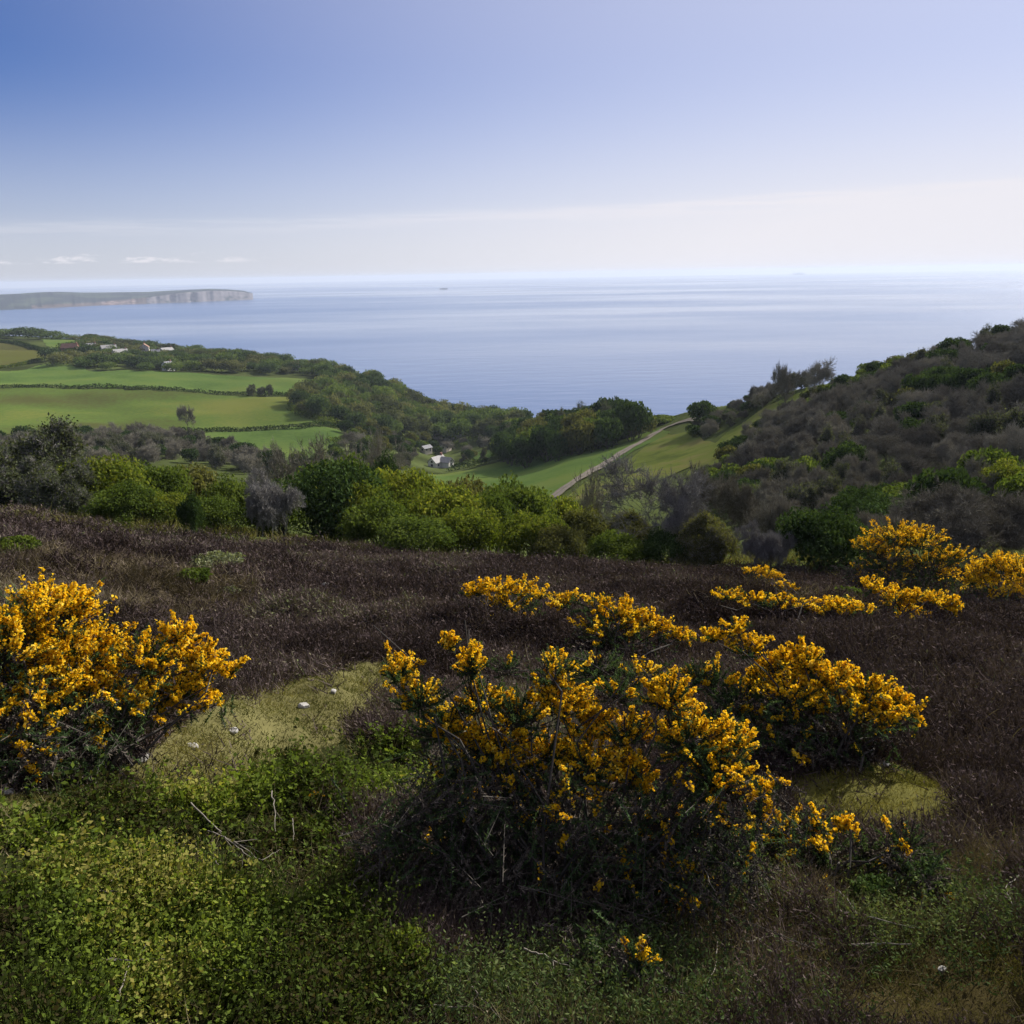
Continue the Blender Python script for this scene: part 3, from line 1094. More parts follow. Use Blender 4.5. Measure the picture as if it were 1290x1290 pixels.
# ---- woods: copies scattered on the ground inside outlines seen in the photo
def scatter(poly, spacing, dmin, dmax, n_try=60000, cap=400):
    poly = np.array(poly, float)
    ph0 = min(ray(x, y)[0] for x, y in poly)
    ph1 = max(ray(x, y)[0] for x, y in poly)
    a = rng.uniform(ph0, ph1, n_try)
    d = np.sqrt(rng.uniform(dmin ** 2, dmax ** 2, n_try))
    X, Y = d * np.sin(a), d * np.cos(a)
    Z = ground_z(X, Y)
    px, py = to_px(np.stack([X, Y, Z], 1))
    ok = inpoly(px, py, poly)
    # seen from the camera (allowing a crown's height)
    X, Y, Z, d, px, py = X[ok], Y[ok], Z[ok], d[ok], px[ok], py[ok]
    got = []
    cell = {}
    for i in range(len(X)):
        k = (int(X[i] // spacing), int(Y[i] // spacing))
        if any((X[i] - X[j]) ** 2 + (Y[i] - Y[j]) ** 2 < spacing ** 2 for u in (-1, 0, 1) for v in (-1, 0, 1) for j in cell.get((k[0] + u, k[1] + v), ())):
            continue
        cell.setdefault(k, []).append(i)
        got.append((X[i], Y[i], Z[i], d[i], px[i], py[i]))
        if len(got) >= cap:
            break
    return got


def visible(x, y, z, h):
    """is the top of a plant above the line of sight over the ground in front of it"""
    d = math.hypot(x, y)
    t = (EYE - z - h) / d
    ds = np.linspace(8, d * .97, 90)
    return bool(np.all(EYE - t * ds >= ground_z(ds * x / d, ds * y / d) + .3))


# right-hand hillside
HILL = [(868, 520), (900, 500), (940, 496), (985, 478), (1000, 482), (1050, 468), (1100, 466), (1150, 446), (1200, 430), (1290, 400), (1330, 380), (1330, 690), (1250, 668),
        (1120, 662), (1000, 672), (950, 668), (900, 640), (885, 606), (905, 576), (960, 540), (1010, 505), (960, 515), (905, 545), (875, 555), (870, 540)]
GREENLIT = [(905, 545), (1075, 470), (1160, 450), (1160, 470), (1080, 500), (940, 560)]
kinds = {'bare': ('leafless grey-brown tree packed into the bare wood on the right-hand hillside', 'leafless trees on the right-hand hillside'),
         'green': ('green leafy tree among the leafless ones on the right-hand hillside', 'green trees on the right-hand hillside'),
         'dark': ('dark evergreen tree among the leafless ones on the right-hand hillside', 'dark trees on the right-hand hillside'),
         'haze': ('grey-green tree just coming into leaf on the right-hand hillside', 'budding trees on the right-hand hillside')}
for (x, y, z, d, px, py) in scatter(HILL, 4.4, 70, 285, 120000, 620):
    if inpoly(px, py, STRIP):
        continue
    s = rng.uniform(.8, 1.25) * (1 if d > 110 else .8)
    h, wv = 4.6 * s, 6.1 * s
    if not visible(x, y, z, h):
        continue
    q = vnoise(np.array([x / 22.0]), np.array([y / 22.0]), 90)[0] * .6 + rng.random() * .4
    if px < 945 or inpoly(px, py, GREENLIT):
        k = 'green' if q > .55 else 'dark' if q > .42 else 'bare' if q > .3 else 'haze'
        h *= .75
        wv *= .8
    elif py > 610:
        k = 'dark' if q > .62 else 'green' if q > .54 else 'haze' if q > .48 else 'bare'
    else:
        k = 'bare' if q < .64 else 'haze' if q < .71 else 'dark' if q < .86 else 'green'
    idx = int(rng.integers(0, {'bare': 4, 'green': 3, 'dark': 2, 'haze': 2}[k]))
    plant({'bare': 'leafless_tree', 'green': 'leafy_tree', 'dark': 'evergreen_tree', 'haze': 'budding_tree'}[k], f'{k}{idx}', (x, y, z - .3), wv, h, kinds[k][0], 'tree', kinds[k][1])
B('bare_tree', 'bare3', 997, 461, 36, 222, 'leafless windswept tree standing on the right ridge skyline, left of its pair', cat='tree')
B('bare_tree', 'bare0', 1040, 455, 38, 218, 'leafless round tree on the right ridge skyline, right of the windswept one', cat='tree')

# clump above the big meadow, with its long shadow
CLUMP = [(628, 582), (648, 558), (690, 548), (740, 543), (800, 540), (815, 550), (770, 566), (710, 580), (660, 592)]
for (x, y, z, d, px, py) in scatter(CLUMP, 8.0, 250, 560, 60000, 120):
    s = rng.uniform(.8, 1.2)
    h, wv = 11.5 * s, 14 * s
    if not visible(x, y, z, h):
        continue
    k = ['dark0', 'dark1', 'green0', 'green1', 'haze0'][int(rng.choice(5, p=[.3, .28, .2, .12, .10]))]
    plant('clump_tree', k, (x, y, z - .5), wv, h, 'tree in the dark rounded clump left of the track, above the meadow', 'tree', 'trees of the clump left of the track')
B('oak_tree', 'dark1', 797, 510, 50, 312, 'round dense dark tree beside the upper end of the track', cat='tree', sink=.6)
B('oak_tree', 'dark0', 757, 517, 20, 400, 'small dark tree topping the clump left of the round dense tree', cat='tree', sink=.6)
B('oak_tree', 'green0', 835, 524, 60, 350, 'low green tree at the very top of the track', cat='tree', sink=.6)
B('oak_tree', 'dark0', 658, 519, 30, 560, 'flat-topped tree at the lowest point of the sea skyline', cat='tree', sink=.6)
B('oak_tree', 'dark0', 885, 507, 44, 285, 'low dark tree at the seaward foot of the right ridge', cat='tree', sink=.6)

# village wood along the cliff top and the wood down the valley
VILL = [(56, 457), (100, 440), (120, 428), (215, 437), (320, 446), (400, 464), (400, 474), (330, 472), (240, 469), (110, 466)]
VALE = [(400, 464), (480, 484), (550, 517), (650, 531), (655, 556), (560, 556), (470, 548), (425, 536), (390, 526), (370, 516), (390, 502), (412, 490), (405, 478)]
for poly, sp, dm, dx_, hh, lab, grp, cap in (
        (VILL, 12.5, 700, 1180, 8.5, 'tree of the wood around the hilltop village houses', 'trees around the hilltop village', 260),
        (VALE, 10.0, 420, 840, 10.5, 'tree of the wood running down the valley between pasture and sea', 'trees running down the valley', 260)):
    for (x, y, z, d, px, py) in scatter(poly, sp, dm, dx_, 90000, cap):
        s = rng.uniform(.7, 1.25)
        if not visible(x, y, z, hh * s):
            continue
        q = vnoise(np.array([x / 60.0]), np.array([y / 60.0]), 91)[0] * .5 + rng.random() * .5
        i = int(np.clip(q * 6, 0, 5))
        plant('village_tree' if poly is VILL else 'valley_tree', None, (x, y, z - .5), sp * 1.3 * s, hh * s, ('dark ' if i in (1, 5) else 'green ' if i in (0, 3) else 'pale olive ' if i == 2 else 'greyish ') + lab,
              'tree', ('dark ' if i in (1, 5) else 'green ' if i in (0, 3) else 'pale ' if i == 2 else 'greyish ') + grp, None, False, FAR[i])
# skyline trees far left
for x, tp, wp, dd_, i, lab in ((8, 415, 26, 1150, 3, 'leafy tree at the left edge of the sea skyline'), (28, 414, 26, 1140, 1, 'dark skyline tree left of the tallest dark one'),
                               (46, 416, 20, 1120, 5, 'dark tree on the far left skyline next to the field corner'), (62, 418, 26, 1110, 0, 'green rounded tree on the far left skyline'),
                               (82, 422, 24, 1100, 3, 'low tree at the right end of the far left skyline row'), (97, 425, 20, 1090, 2, 'smallest pale tree ending the far left skyline row')):
    p, t = at_dist(x, tp, dd_)
    plant('skyline_tree', None, p - np.array([0, 0, .5]), wp / FPX * dd_ * 1.15, max(EYE - t * dd_ - p[2], 4) + .5, lab, 'tree', 'far left skyline trees', None, False, FAR[i])
p, t = px_ground(238, 544, 200)[0], 0
plant('field_tree', 'bare3', p, 11, 13, 'lone leafless grey tree standing in the pasture by the lower hedge', 'tree')
for x, tp, lab in ((318, 487, 'left of two faint grey bushes on the upper hedge'), (336, 485, 'right of two faint grey bushes on the upper hedge')):
    p, t = at_dist(x, tp, 585)
    plant('hedge_tree', 'haze1', p, 11, 7, lab, 'tree')

# band of leafless wood below the pastures
BAND = [(-30, 570), (60, 560), (130, 553), (240, 555), (300, 578), (350, 592), (345, 604), (270, 590), (230, 584), (160, 590), (60, 604), (-30, 612)]
for (x, y, z, d, px, py) in scatter(BAND, 7.5, 180, 470, 60000, 150):
    s = rng.uniform(.75, 1.2)
    h, wv = 7 * s, 9 * s
    if not visible(x, y, z, h):
        continue
    k = ['bare0', 'bare1', 'bare2', 'haze0', 'haze1', 'dark0'][int(rng.choice(6, p=[.22, .22, .16, .18, .12, .10]))]
    plant('copse_tree', k, (x, y, z - .3), wv, h, ('dark ' if k == 'dark0' else 'budding ' if k[0] == 'h' else 'leafless ') + 'tree in the grey copse along the foot of the left pastures', 'tree',
          ('dark' if k == 'dark0' else 'budding' if k[0] == 'h' else 'leafless') + ' trees in the grey copse')
# scrub around the farm
SCRUB = [(425, 545), (480, 552), (560, 560), (640, 560), (640, 574), (590, 584), (520, 580), (500, 596), (420, 600), (350, 602), (400, 582), (440, 552)]
for (x, y, z, d, px, py) in scatter(SCRUB, 9.0, 250, 640, 60000, 120):
    s = rng.uniform(.6, 1.1)
    if inpoly(px, py, FIELDS['field_i']) or abs(px - 552) < 24 and abs(py - 588) < 14 or not visible(x, y, z, 6 * s):
        continue
    i = int(rng.integers(0, 6))
    k = ['green0', 'dark0', 'haze0', 'green1', 'haze1', 'bare0'][i]
    plant('farm_tree', k, (x, y, z - .3), 9.5 * s, 6.5 * s, ['green', 'dark', 'greyish', 'olive', 'budding', 'leafless'][i] + ' small tree in the patchwork of scrub around the farmhouse', 'tree',
          ['green', 'dark', 'greyish', 'olive', 'budding', 'leafless'][i] + ' trees around the farmhouse')


# ---- hedges: long leafy banks on the field boundaries
def hedge(pts, hw, hh, label, mat, dmin=70, leaf=.9):
    W = np.array([px_ground(x, y, dmin)[0] for x, y in pts])
    seg = np.linalg.norm(np.diff(W[:, :2], axis=0), axis=1)
    tot = seg.sum()
    n = int(tot / .035)
    u = rng.uniform(0, tot, n)
    cs = np.concatenate([[0], np.cumsum(seg)])
    x, y = np.interp(u, cs, W[:, 0]), np.interp(u, cs, W[:, 1])
    o = W[0]
    prof = 1 + .45 * fbm(u / 6, u * 0 + 3, int(tot) % 97, 3)
    ang = rng.uniform(0, math.pi, n)
    rr = np.sqrt(rng.uniform(.3, 1, n))
    x, y = x + np.cos(ang) * rr * hw * rng.choice([-1, 1], n), y + np.cos(ang) * rr * hw * rng.choice([-1, 1], n)
    z = ground_z(x, y) + np.sin(ang) * rr * hh * prof
    g = Geo()
    s = leaf * rng.uniform(.5, 1.3, n)
    g.leaves(np.stack([x, y, z], 1) - o, rdir(n), rdir(n), s, s * .6, rng.random(n))
    return tag(link('hedge', g.build('hedge', M[mat]), None, o), label, 'hedge')


hedge([(0, 490), (80, 490), (150, 490), (230, 494), (290, 498), (340, 499), (388, 501)], 1.6, 2.6, 'long dark hedge between the two upper left pastures', 'leaf_dark', 300)
hedge([(225, 546), (260, 545), (320, 543), (380, 541), (425, 539)], 1.5, 2.6, 'dark hedge along the bottom of the large pasture', 'leaf_dark', 300)
hedge([(-20, 430), (10, 433), (40, 439), (62, 446), (78, 448)], 2.2, 4.0, 'dark hedge curving down beside the brownish field at far left', 'leaf_dark', 500, 1.3)
hedge([(-20, 466), (20, 462), (45, 456), (66, 450)], 1.8, 2.6, 'low hedge under the brownish field at far left', 'leaf_mid', 500, 1.2)
hedge([(565, 594), (590, 589), (615, 584), (645, 577)], 1.8, 3.0, 'dark hedge right of the white farmhouse', 'leaf_dark', 200)
hedge([(240, 556), (275, 562), (300, 572), (330, 582), (352, 592)], 2.4, 3.4, 'brown hedge curving around the small lower pasture', 'twig_dark', 200)
hedge([(415, 560), (470, 556), (520, 560), (590, 557), (640, 552)], 2.0, 3.6, 'hedge at the foot of the valley wood', 'leaf_mid', 300)
hedge([(365, 516), (378, 524), (395, 530), (424, 538)], 2.2, 4.5, 'bushy hedge at the right end of the large pasture', 'leaf_mid', 300)
# ------------------------------------------------------------------ gorse
M['gorse_spine'] = leaf_mat('gorse spines', [(0, (.026, .045, .020)), (.5, (.060, .100, .040)), (.85, (.10, .14, .055)), (1, (.16, .18, .09))], .25, .1)
M['gorse_dead'] = leaf_mat('old gorse spines', [(0, (.030, .025, .020)), (.5, (.085, .070, .056)), (1, (.20, .17, .14))], 0, .1)
M['gorse_flower'] = leaf_mat('gorse blossom', [(0, (.52, .29, .009)), (.35, (.78, .50, .016)), (.75, (.88, .63, .030)), (1, (.92, .73, .12))], .45, .08, tcol=(1.05, .9, .5))
M['gorse_wood'] = plain_mat('gorse wood', [(.3, (.028, .024, .020)), (.7, (.075, .065, .055))], 14, .9, .4)
SUNV = np.array(sdir)


def px_at(px, py, d):
    phi, t = ray(px, py)
    return np.array([d * math.sin(phi), d * math.cos(phi), EYE - t * d])


def gorse(base, lobes, label, seed, dens=1.0, depth=.5, spread=.25, name='gorse_bush', dshift=0.0, cat='bush'):
    """lobes: (photo x, photo y, half width px, half height px, share of shoots in flower)"""
    g = np.random.default_rng(seed)
    P0, D0 = px_ground(*base)
    D0 = D0 + dshift
    q = float(np.clip(D0 / 5.0, .8, 3.0))
    spines, dead, fl, wood = Geo(), Geo(), Geo(), Geo()
    ybot, ytop = base[1], min(l[1] - l[3] for l in lobes)
    cents = []
    for (cx, cy, rx, ry, f) in lobes:
        up = np.clip((ybot - cy) / max(ybot - ytop, 1), 0, 1)
        D = D0 + depth * up + g.uniform(-.5, .5) * spread
        C = px_at(cx, cy, D)
        sl = np.linalg.norm(C - np.array([0, 0, EYE]))
        Rx, Rz = rx / FPX * sl, ry / FPX * sl
        gz = float(ground_z(C[0], C[1]))
        if C[2] - gz < Rz * .5:
            C[2] = gz + Rz * .5
        cents.append((C, Rx, Rz))
        n = int(np.clip((950 if f > .06 else 2300) * dens * (Rx * Rz + .25 * Rx * Rx) / q ** 1.6, 16, 420))
        d = rdir(n, g)
        d[:, 2] = np.where((d[:, 2] < -.2) & (g.random(n) < .7), -d[:, 2], d[:, 2])
        Rv = np.array([Rx, Rx * .85, Rz])
        a = C + d * Rv * g.uniform(.1, .55, (n, 1))
        ln = g.uniform(.62, 1.0, n) + np.where(g.random(n) < .30, g.uniform(.1, .48, n), 0)
        e = C + d * Rv * ln[:, None]
        L = np.linalg.norm(e - a, axis=1)
        lo = np.clip(.21 * q ** .5, .12, .5)
        dirs = unit(unit(e - a) + np.array([0, 0, .35]) + SUNV * .12)
        low = up < .42 or f < .06
        if low:
            dirs = unit(g.normal(size=(n, 3)) + np.array([0, 0, .9]))
        L = np.clip(L, lo * .6, lo * 2.2)
        a = e - dirs * L[:, None]
        bend = g.normal(size=(n, 3)) * .12
        # wood under the shoot
        if not low:
            wood.tubes(C + (a - C) * .5, a, .0035 * q ** .5, .003 * q ** .5, .5, 3)
        wood.tubes(a, e, .003 * q ** .5, .0015 * q ** .5, .5, 3)
        # spines
        ns = int(54 / q ** .4)
        u = g.uniform(0.05, 1.02, (n, ns))
        P = a[:, None] + (e - a)[:, None] * u[..., None] + bend[:, None] * (u * (1 - u))[..., None] * L[:, None, None]
        sd = unit(g.normal(size=(n, ns, 3)) + dirs[:, None] * .9)
        sln = (.030 * q ** .75) * g.uniform(.5, 1.3, (n, ns, 1)) * (1.15 - .5 * u[..., None])
        wv = unit(np.cross(sd, g.normal(size=(n, ns, 3)))) * (.0042 * q ** .85)
        T = np.stack([P - wv, P + wv, P + sd * sln], 2).reshape(-1, 3, 3)
        rv = np.clip(g.normal(.45, .17, (n, ns)) + (g.random((n, 1)) - .5) * .4, 0, 1).ravel()
        isd = np.repeat(g.random(n) < (.10 if f > .25 else .22 + .45 * (1 - up)), ns)
        if (~isd).any():
            spines.tris(T[~isd], rv[~isd])
        if isd.any():
            dead.tris(T[isd], rv[isd])
        # blossom, thickest along the outer part of the shoots that flower
        pf = f * np.clip(.75 + .55 * d[:, 2] + .35 * (d @ SUNV), .12, 1.25)
        ws = .20 * q ** .8
        pat = vnoise((e[:, 0] + e[:, 1]) / ws, (e[:, 2] + .5 * e[:, 1]) / ws, seed)
        isf = g.random(n) < pf * (.55 + .9 * sstep(.28, .55, pat))
        k = int(isf.sum())
        if k:
            m = int(40 / q ** .35)
            u = np.clip(g.beta(2.2, 1.25, (k, m)), 0, 1.0)
            keep = g.random((k, m)) < g.uniform(.45, 1.0, (k, 1))
            P = a[isf][:, None] + (e - a)[isf][:, None] * u[..., None] + bend[isf][:, None] * (u * (1 - u))[..., None] * L[isf][:, None, None]
            o = unit(g.normal(size=(k, m, 3)) + dirs[isf][:, None] * .3)
            P = P + o * (.017 * q ** .7) * g.uniform(.5, 1.2, (k, m, 1))
            P, o = P[keep], o[keep]
            rv = np.clip(g.normal(.5, .16, len(P)) + np.repeat(g.normal(0, .16, k), m).reshape(k, m)[keep], 0, 1)
            for _ in range(3):
                nn = unit(o + g.normal(size=o.shape) * .7)
                s = .0178 * q ** .72 * g.uniform(.75, 1.25, len(P))
                fl.leaves(P + g.normal(size=P.shape) * .004 * q, nn, unit(g.normal(size=P.shape)), s, s * .8, np.clip(rv + g.normal(0, .12, len(P)), 0, 1))
    root = P0 + np.array([0, 0, -.05])
    if dshift:
        root = px_at(base[0], base[1], D0)
        root[2] = float(ground_z(root[0], root[1])) - .05
    for C, Rx, Rz in cents:
        for _ in range(2):
            r0 = root + np.array([g.normal() * .12, g.normal() * .12, 0]) * q + (C - root) * np.array([.35, .35, 0]) * g.random()
            r0[2] = float(ground_z(r0[0], r0[1])) - .04
            wood.tubes(root, r0, .008 * q ** .5, .008 * q ** .5, .5, 4)
            pts = [r0]
            t1 = C + g.normal(size=3) * Rx * .25
            for s in (.35, .7, 1.0):
                pts.append(r0 + (t1 - r0) * s + g.normal(size=3) * .05 * np.linalg.norm(t1 - r0) + np.array([0, 0, .10 * math.sin(s * 3.1) * np.linalg.norm(t1 - r0)]))
            pts = np.array(pts)
            rr = np.array([.010, .008, .006, .004]) * q ** .5
            wood.tubes(pts[:-1], pts[1:], rr[:-1], rr[1:], .5, 5)
    o = empty(name, root)
    tag(o, label, cat, 'gorse bushes on the heath')
    for nm, geo, mt in (('stems', wood, 'gorse_wood'), ('spiny_shoots', spines, 'gorse_spine'), ('dead_shoots', dead, 'gorse_dead'), ('blossom', fl, 'gorse_flower')):
        if geo.n:
            geo.V = [v - root for v in geo.V]
            link(nm, geo.build(nm, M[mt]), o)
    return o


gorse((700, 1165), [
    (505, 845, 36, 24, .42), (530, 880, 44, 30, .34), (560, 915, 48, 32, .28), (597, 838, 26, 34, .5), (610, 885, 38, 38, .32), (655, 905, 40, 42, .22), (566, 806, 13, 11, .8), (620, 945, 55, 32, .5),
    (707, 885, 36, 38, .95), (742, 915, 36, 34, .8), (745, 965, 48, 32, .5), (690, 950, 42, 28, .6), (800, 980, 34, 40, .7),
    (845, 880, 42, 30, .75), (870, 930, 55, 38, .45), (925, 935, 30, 36, .65), (905, 975, 55, 36, .32), (790, 925, 34, 36, .25), (950, 1010, 55, 32, .12), (860, 1010, 60, 34, .12), (700, 850, 40, 24, .12), (780, 870, 40, 24, .15),
    (610, 1000, 85, 48, .05), (730, 1030, 90, 48, .08), (540, 1065, 75, 52, 0), (650, 1085, 110, 58, .01), (790, 1090, 100, 55, .03), (870, 1075, 75, 50, .05), (590, 1150, 90, 48, 0), (720, 1150, 100, 48, 0)],
    'largest sprawling gorse bush in the centre foreground, deep shade beneath its blossom', 301, 1.25, .75)
gorse((85, 985), [
    (60, 780, 60, 44, .85), (95, 760, 24, 26, .8), (10, 815, 60, 52, .8), (110, 830, 55, 42, .8), (60, 860, 60, 45, .7), (15, 895, 55, 40, .55), (120, 885, 60, 40, .7),
    (185, 830, 40, 38, .8), (228, 805, 26, 30, .9), (255, 835, 32, 28, .85), (290, 843, 20, 12, .9), (220, 870, 46, 28, .75), (265, 885, 22, 12, .8), (170, 900, 45, 25, .4),
    (50, 935, 75, 34, .10), (120, 935, 55, 28, .12), (-60, 830, 70, 75, .7), (-50, 920, 70, 50, .1), (40, 965, 70, 22, .02)],
    'big orange-yellow gorse bush at the left edge beside the grassy path', 302, 1.2, .7)
gorse((640, 792), [(598, 744, 22, 13, .95), (625, 740, 24, 15, .95), (655, 742, 26, 16, .95), (682, 748, 18, 15, .9), (640, 762, 50, 13, .4), (630, 778, 48, 9, .05)],
      'low yellow gorse bush in the heather, left one of two above the largest bush', 303, 1.1, .8)
gorse((775, 826), [(718, 760, 26, 16, .95), (750, 762, 26, 18, .98), (785, 772, 30, 22, .98), (815, 785, 26, 18, .95), (838, 795, 14, 12, .9), (765, 790, 50, 15, .4), (858, 802, 13, 12, .85), (775, 808, 50, 11, .03)],
      'long low yellow gorse bush in the heather, right one of two above the largest bush', 304, 1.1, .8)
gorse((1045, 955), [(900, 800, 22, 10, .85), (928, 787, 24, 10, .9), (945, 815, 32, 16, .9), (985, 840, 34, 26, .9), (1020, 835, 30, 24, .95), (1050, 860, 36, 28, .95), (1090, 868, 34, 24, .95), (1122, 880, 26, 18, .9), (1143, 900, 14, 9, .9),
                    (1000, 875, 48, 26, .7), (1070, 895, 50, 24, .6), (960, 860, 34, 22, .6), (1040, 915, 60, 26, .08), (1105, 915, 34, 22, .12), (1040, 940, 55, 16, 0)],
      'wide gorse bush right of centre sloping down to the right into black shade', 305, 1.2, .6)
gorse((1140, 752), [(1095, 690, 26, 18, .42), (1130, 675, 34, 16, .48), (1165, 682, 30, 17, .48), (1195, 700, 22, 15, .4), (1120, 705, 36, 16, .2), (1170, 712, 40, 16, .2), (1140, 730, 62, 16, .04), (1085, 722, 20, 14, .05)],
      'large tall rounded gorse bush at the back right, dusted with blossom', 306, 1.2, 1.2)
gorse((1140, 788), [(1098, 740, 20, 13, .95), (1128, 750, 22, 14, .95), (1155, 752, 18, 11, .9), (1188, 758, 22, 13, .9), (1125, 768, 34, 9, .7), (1205, 765, 8, 8, .8)],
      'low bright gorse in front of the large tall rounded gorse', 307, 1.1, .5)
gorse((1262, 758), [(1235, 722, 22, 17, .95), (1262, 712, 26, 16, .95), (1290, 720, 24, 16, .9), (1260, 738, 36, 13, .7), (1225, 730, 12, 10, .8)],
      'rounded yellow gorse bush cut by the right edge of the picture', 308, 1.1, .8)
gorse((962, 740), [(948, 720, 13, 7, .98), (968, 720, 14, 7, .98), (980, 726, 9, 6, .8), (960, 732, 20, 6, .05)], 'small flat-topped gorse alone on the heather brow', 309, 1.2, .4)
gorse((990, 750), [(985, 738, 12, 6, .8), (1000, 742, 8, 5, .6)], 'tiny gorse tuft just right of the small flat-topped gorse', 310, 1.1, .3)
gorse((985, 782), [(915, 748, 22, 8, .4), (950, 754, 26, 9, .6), (985, 758, 28, 9, .65), (1020, 762, 28, 9, .65), (1055, 762, 26, 9, .65), (1085, 766, 18, 8, .6)], 'flat mat of green gorse speckled yellow across the brow', 311, 1.0, .2)
gorse((1055, 1120), [(985, 1045, 46, 24, .15), (1030, 1035, 24, 20, .12), (1062, 1036, 14, 12, .8), (1045, 1075, 48, 24, .09), (1118, 1088, 22, 10, .6), (1090, 1070, 30, 20, .07), (1145, 1062, 36, 24, .07), (950, 1075, 50, 26, .08), (1000, 1095, 50, 20, .05), (1150, 1090, 30, 18, .05)],
      'low dark green gorse with a few scattered flowers at lower right', 312, 1.2, .4)
gorse((785, 1250), [(765, 1205, 26, 30, .03), (805, 1208, 24, 34, .10), (735, 1225, 24, 22, .05), (790, 1235, 44, 18, 0)], 'young bluish-green gorse clump at the bottom centre, almost without flowers', 313, 1.5, .2)
gorse((940, 965), [(905, 855, 34, 20, .35), (930, 885, 40, 28, .15), (965, 910, 40, 28, .04), (905, 905, 34, 26, .25), (990, 945, 38, 24, .03), (880, 850, 28, 18, .45)], 'green gorse with little blossom filling the gap before the wide gorse bush', 314, 1.2, .6)
gorse((785, 885), [(755, 840, 46, 17, .06), (700, 835, 36, 16, .1), (810, 850, 40, 18, .12), (845, 858, 22, 12, .6), (640, 840, 30, 16, .12)], 'low greyish gorse in half shade behind the largest bush', 315, 1.0, .5)
gorse((402, 1022), [(398, 1004, 12, 8, .6), (412, 1012, 12, 8, .1)], 'single flowering gorse sprig in the bright green bilberry', 316, 1.8, .1, .05)
gorse((850, 1165), [(848, 1142, 22, 14, .4), (830, 1150, 18, 10, .1)], 'small gorse sprig with two flower heads below the largest bush', 317, 1.6, .1, .05)
gorse((1165, 1150), [(1160, 1100, 20, 22, .02), (1175, 1125, 22, 18, .04)], 'small dark spiky gorse without flowers near the right edge', 318, 1.3, .2, .1)


# ------------------------------------------------------------------ ground vegetation (nobody could count it)
def ground_pts(n, dmin, dmax, phmax=R(38), power=1.0):
    """random ground points; power 1: evenly by log distance, 2: evenly by area"""
    a = rng.uniform(-phmax, phmax, n)
    d = dmin * (dmax / dmin) ** rng.random(n) if power == 1 else np.sqrt(rng.uniform(dmin ** 2, dmax ** 2, n))
    x, y = d * np.sin(a), d * np.cos(a)
    z = ground_z(x, y)
    px, py = to_px(np.stack([x, y, z], 1))
    j = fbm(x * 1.4, y * 1.4, 5, 3) * 40 * np.clip(6 / d, .05, 1) + rng.normal(0, 9, n) * np.clip(6 / d, .1, 1)
    return np.stack([x, y, z], 1), d, px + j, py + j * .5


def stuff(name, geo, mat, label, cat):
    return tag(link(name, geo.build(name, M[mat])), label, cat, kind='stuff')


M['heather'] = leaf_mat('winter heather', [(0, (.030, .022, .022)), (.45, (.085, .064, .062)), (.75, (.13, .102, .094)), (.9, (.15, .14, .085)), (1, (.12, .14, .06))], .1, 0)
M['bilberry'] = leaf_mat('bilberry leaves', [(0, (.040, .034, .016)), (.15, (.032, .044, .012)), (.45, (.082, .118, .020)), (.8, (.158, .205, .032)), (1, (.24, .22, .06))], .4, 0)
M['dry_grass'] = leaf_mat('dry grass', [(0, (.055, .045, .026)), (.5, (.13, .108, .062)), (1, (.30, .255, .16))], .2, 0)
M['moss'] = leaf_mat('mossy turf', [(0, (.045, .045, .012)), (.5, (.105, .10, .024)), (1, (.20, .17, .055))], .25, 0)
M['turf'] = leaf_mat('short path grass', [(0, (.048, .052, .016)), (.5, (.11, .11, .034)), (1, (.22, .19, .085))], .25, 0)
M['bracken'] = leaf_mat('dead bracken', [(0, (.045, .036, .024)), (.5, (.105, .085, .058)), (1, (.23, .19, .135))], .15, 0)
M['tangle'] = leaf_mat('tangled dry stems', [(0, (.030, .026, .022)), (.5, (.085, .072, .058)), (1, (.20, .175, .14))], 0, 0)
M['understorey'] = leaf_mat('dark undergrowth', [(0, (.022, .036, .014)), (.5, (.056, .082, .030)), (1, (.13, .15, .06))], .25, 0)

ALLG = [PATH, BILB, MOSS, MOSS2]


def outside(px, py, polys):
    m = np.ones(len(px), bool)
    for p in polys:
        m &= ~inpoly(px, py, p)
    return m


def sprays(geo, P, d, n, h0, h1, w, lean, rbase, rvar, q0=5.0, qp=.75, bent=0.0):
    """tufts of n thin blades"""
    q = np.clip(d / q0, .6, 9) ** qp
    N_ = len(P)
    dr = unit(rng.normal(size=(N_, n, 3)) * np.array([lean, lean, .25]) + np.array([0, 0, 1.0]))
    ln = rng.uniform(h0, h1, (N_, n, 1)) * (q ** .4)[:, None, None]
    o = rng.normal(size=(N_, n, 3)) * np.array([1, 1, 0]) * (.05 * q)[:, None, None]
    b = P[:, None] + o - np.array([0, 0, .02])
    sd = unit(np.cross(dr, rng.normal(size=dr.shape))) * (w * q)[:, None, None]
    r = np.clip(rbase[:, None] + rng.normal(0, rvar, (N_, n)), 0, 1).ravel()
    if bent:
        md = b + dr * ln * .6
        tp = md + unit(dr + rng.normal(size=dr.shape) * bent) * ln * .5
        geo.quads(np.stack([b - sd, b + sd, md + sd * .7, md - sd * .7], 2).reshape(-1, 4, 3), r)
        geo.tris(np.stack([md - sd * .7, md + sd * .7, tp], 2).reshape(-1, 3, 3), r)
    else:
        geo.tris(np.stack([b - sd, b + sd, b + dr * ln], 2).reshape(-1, 3, 3), r)
    return b, dr, ln, r


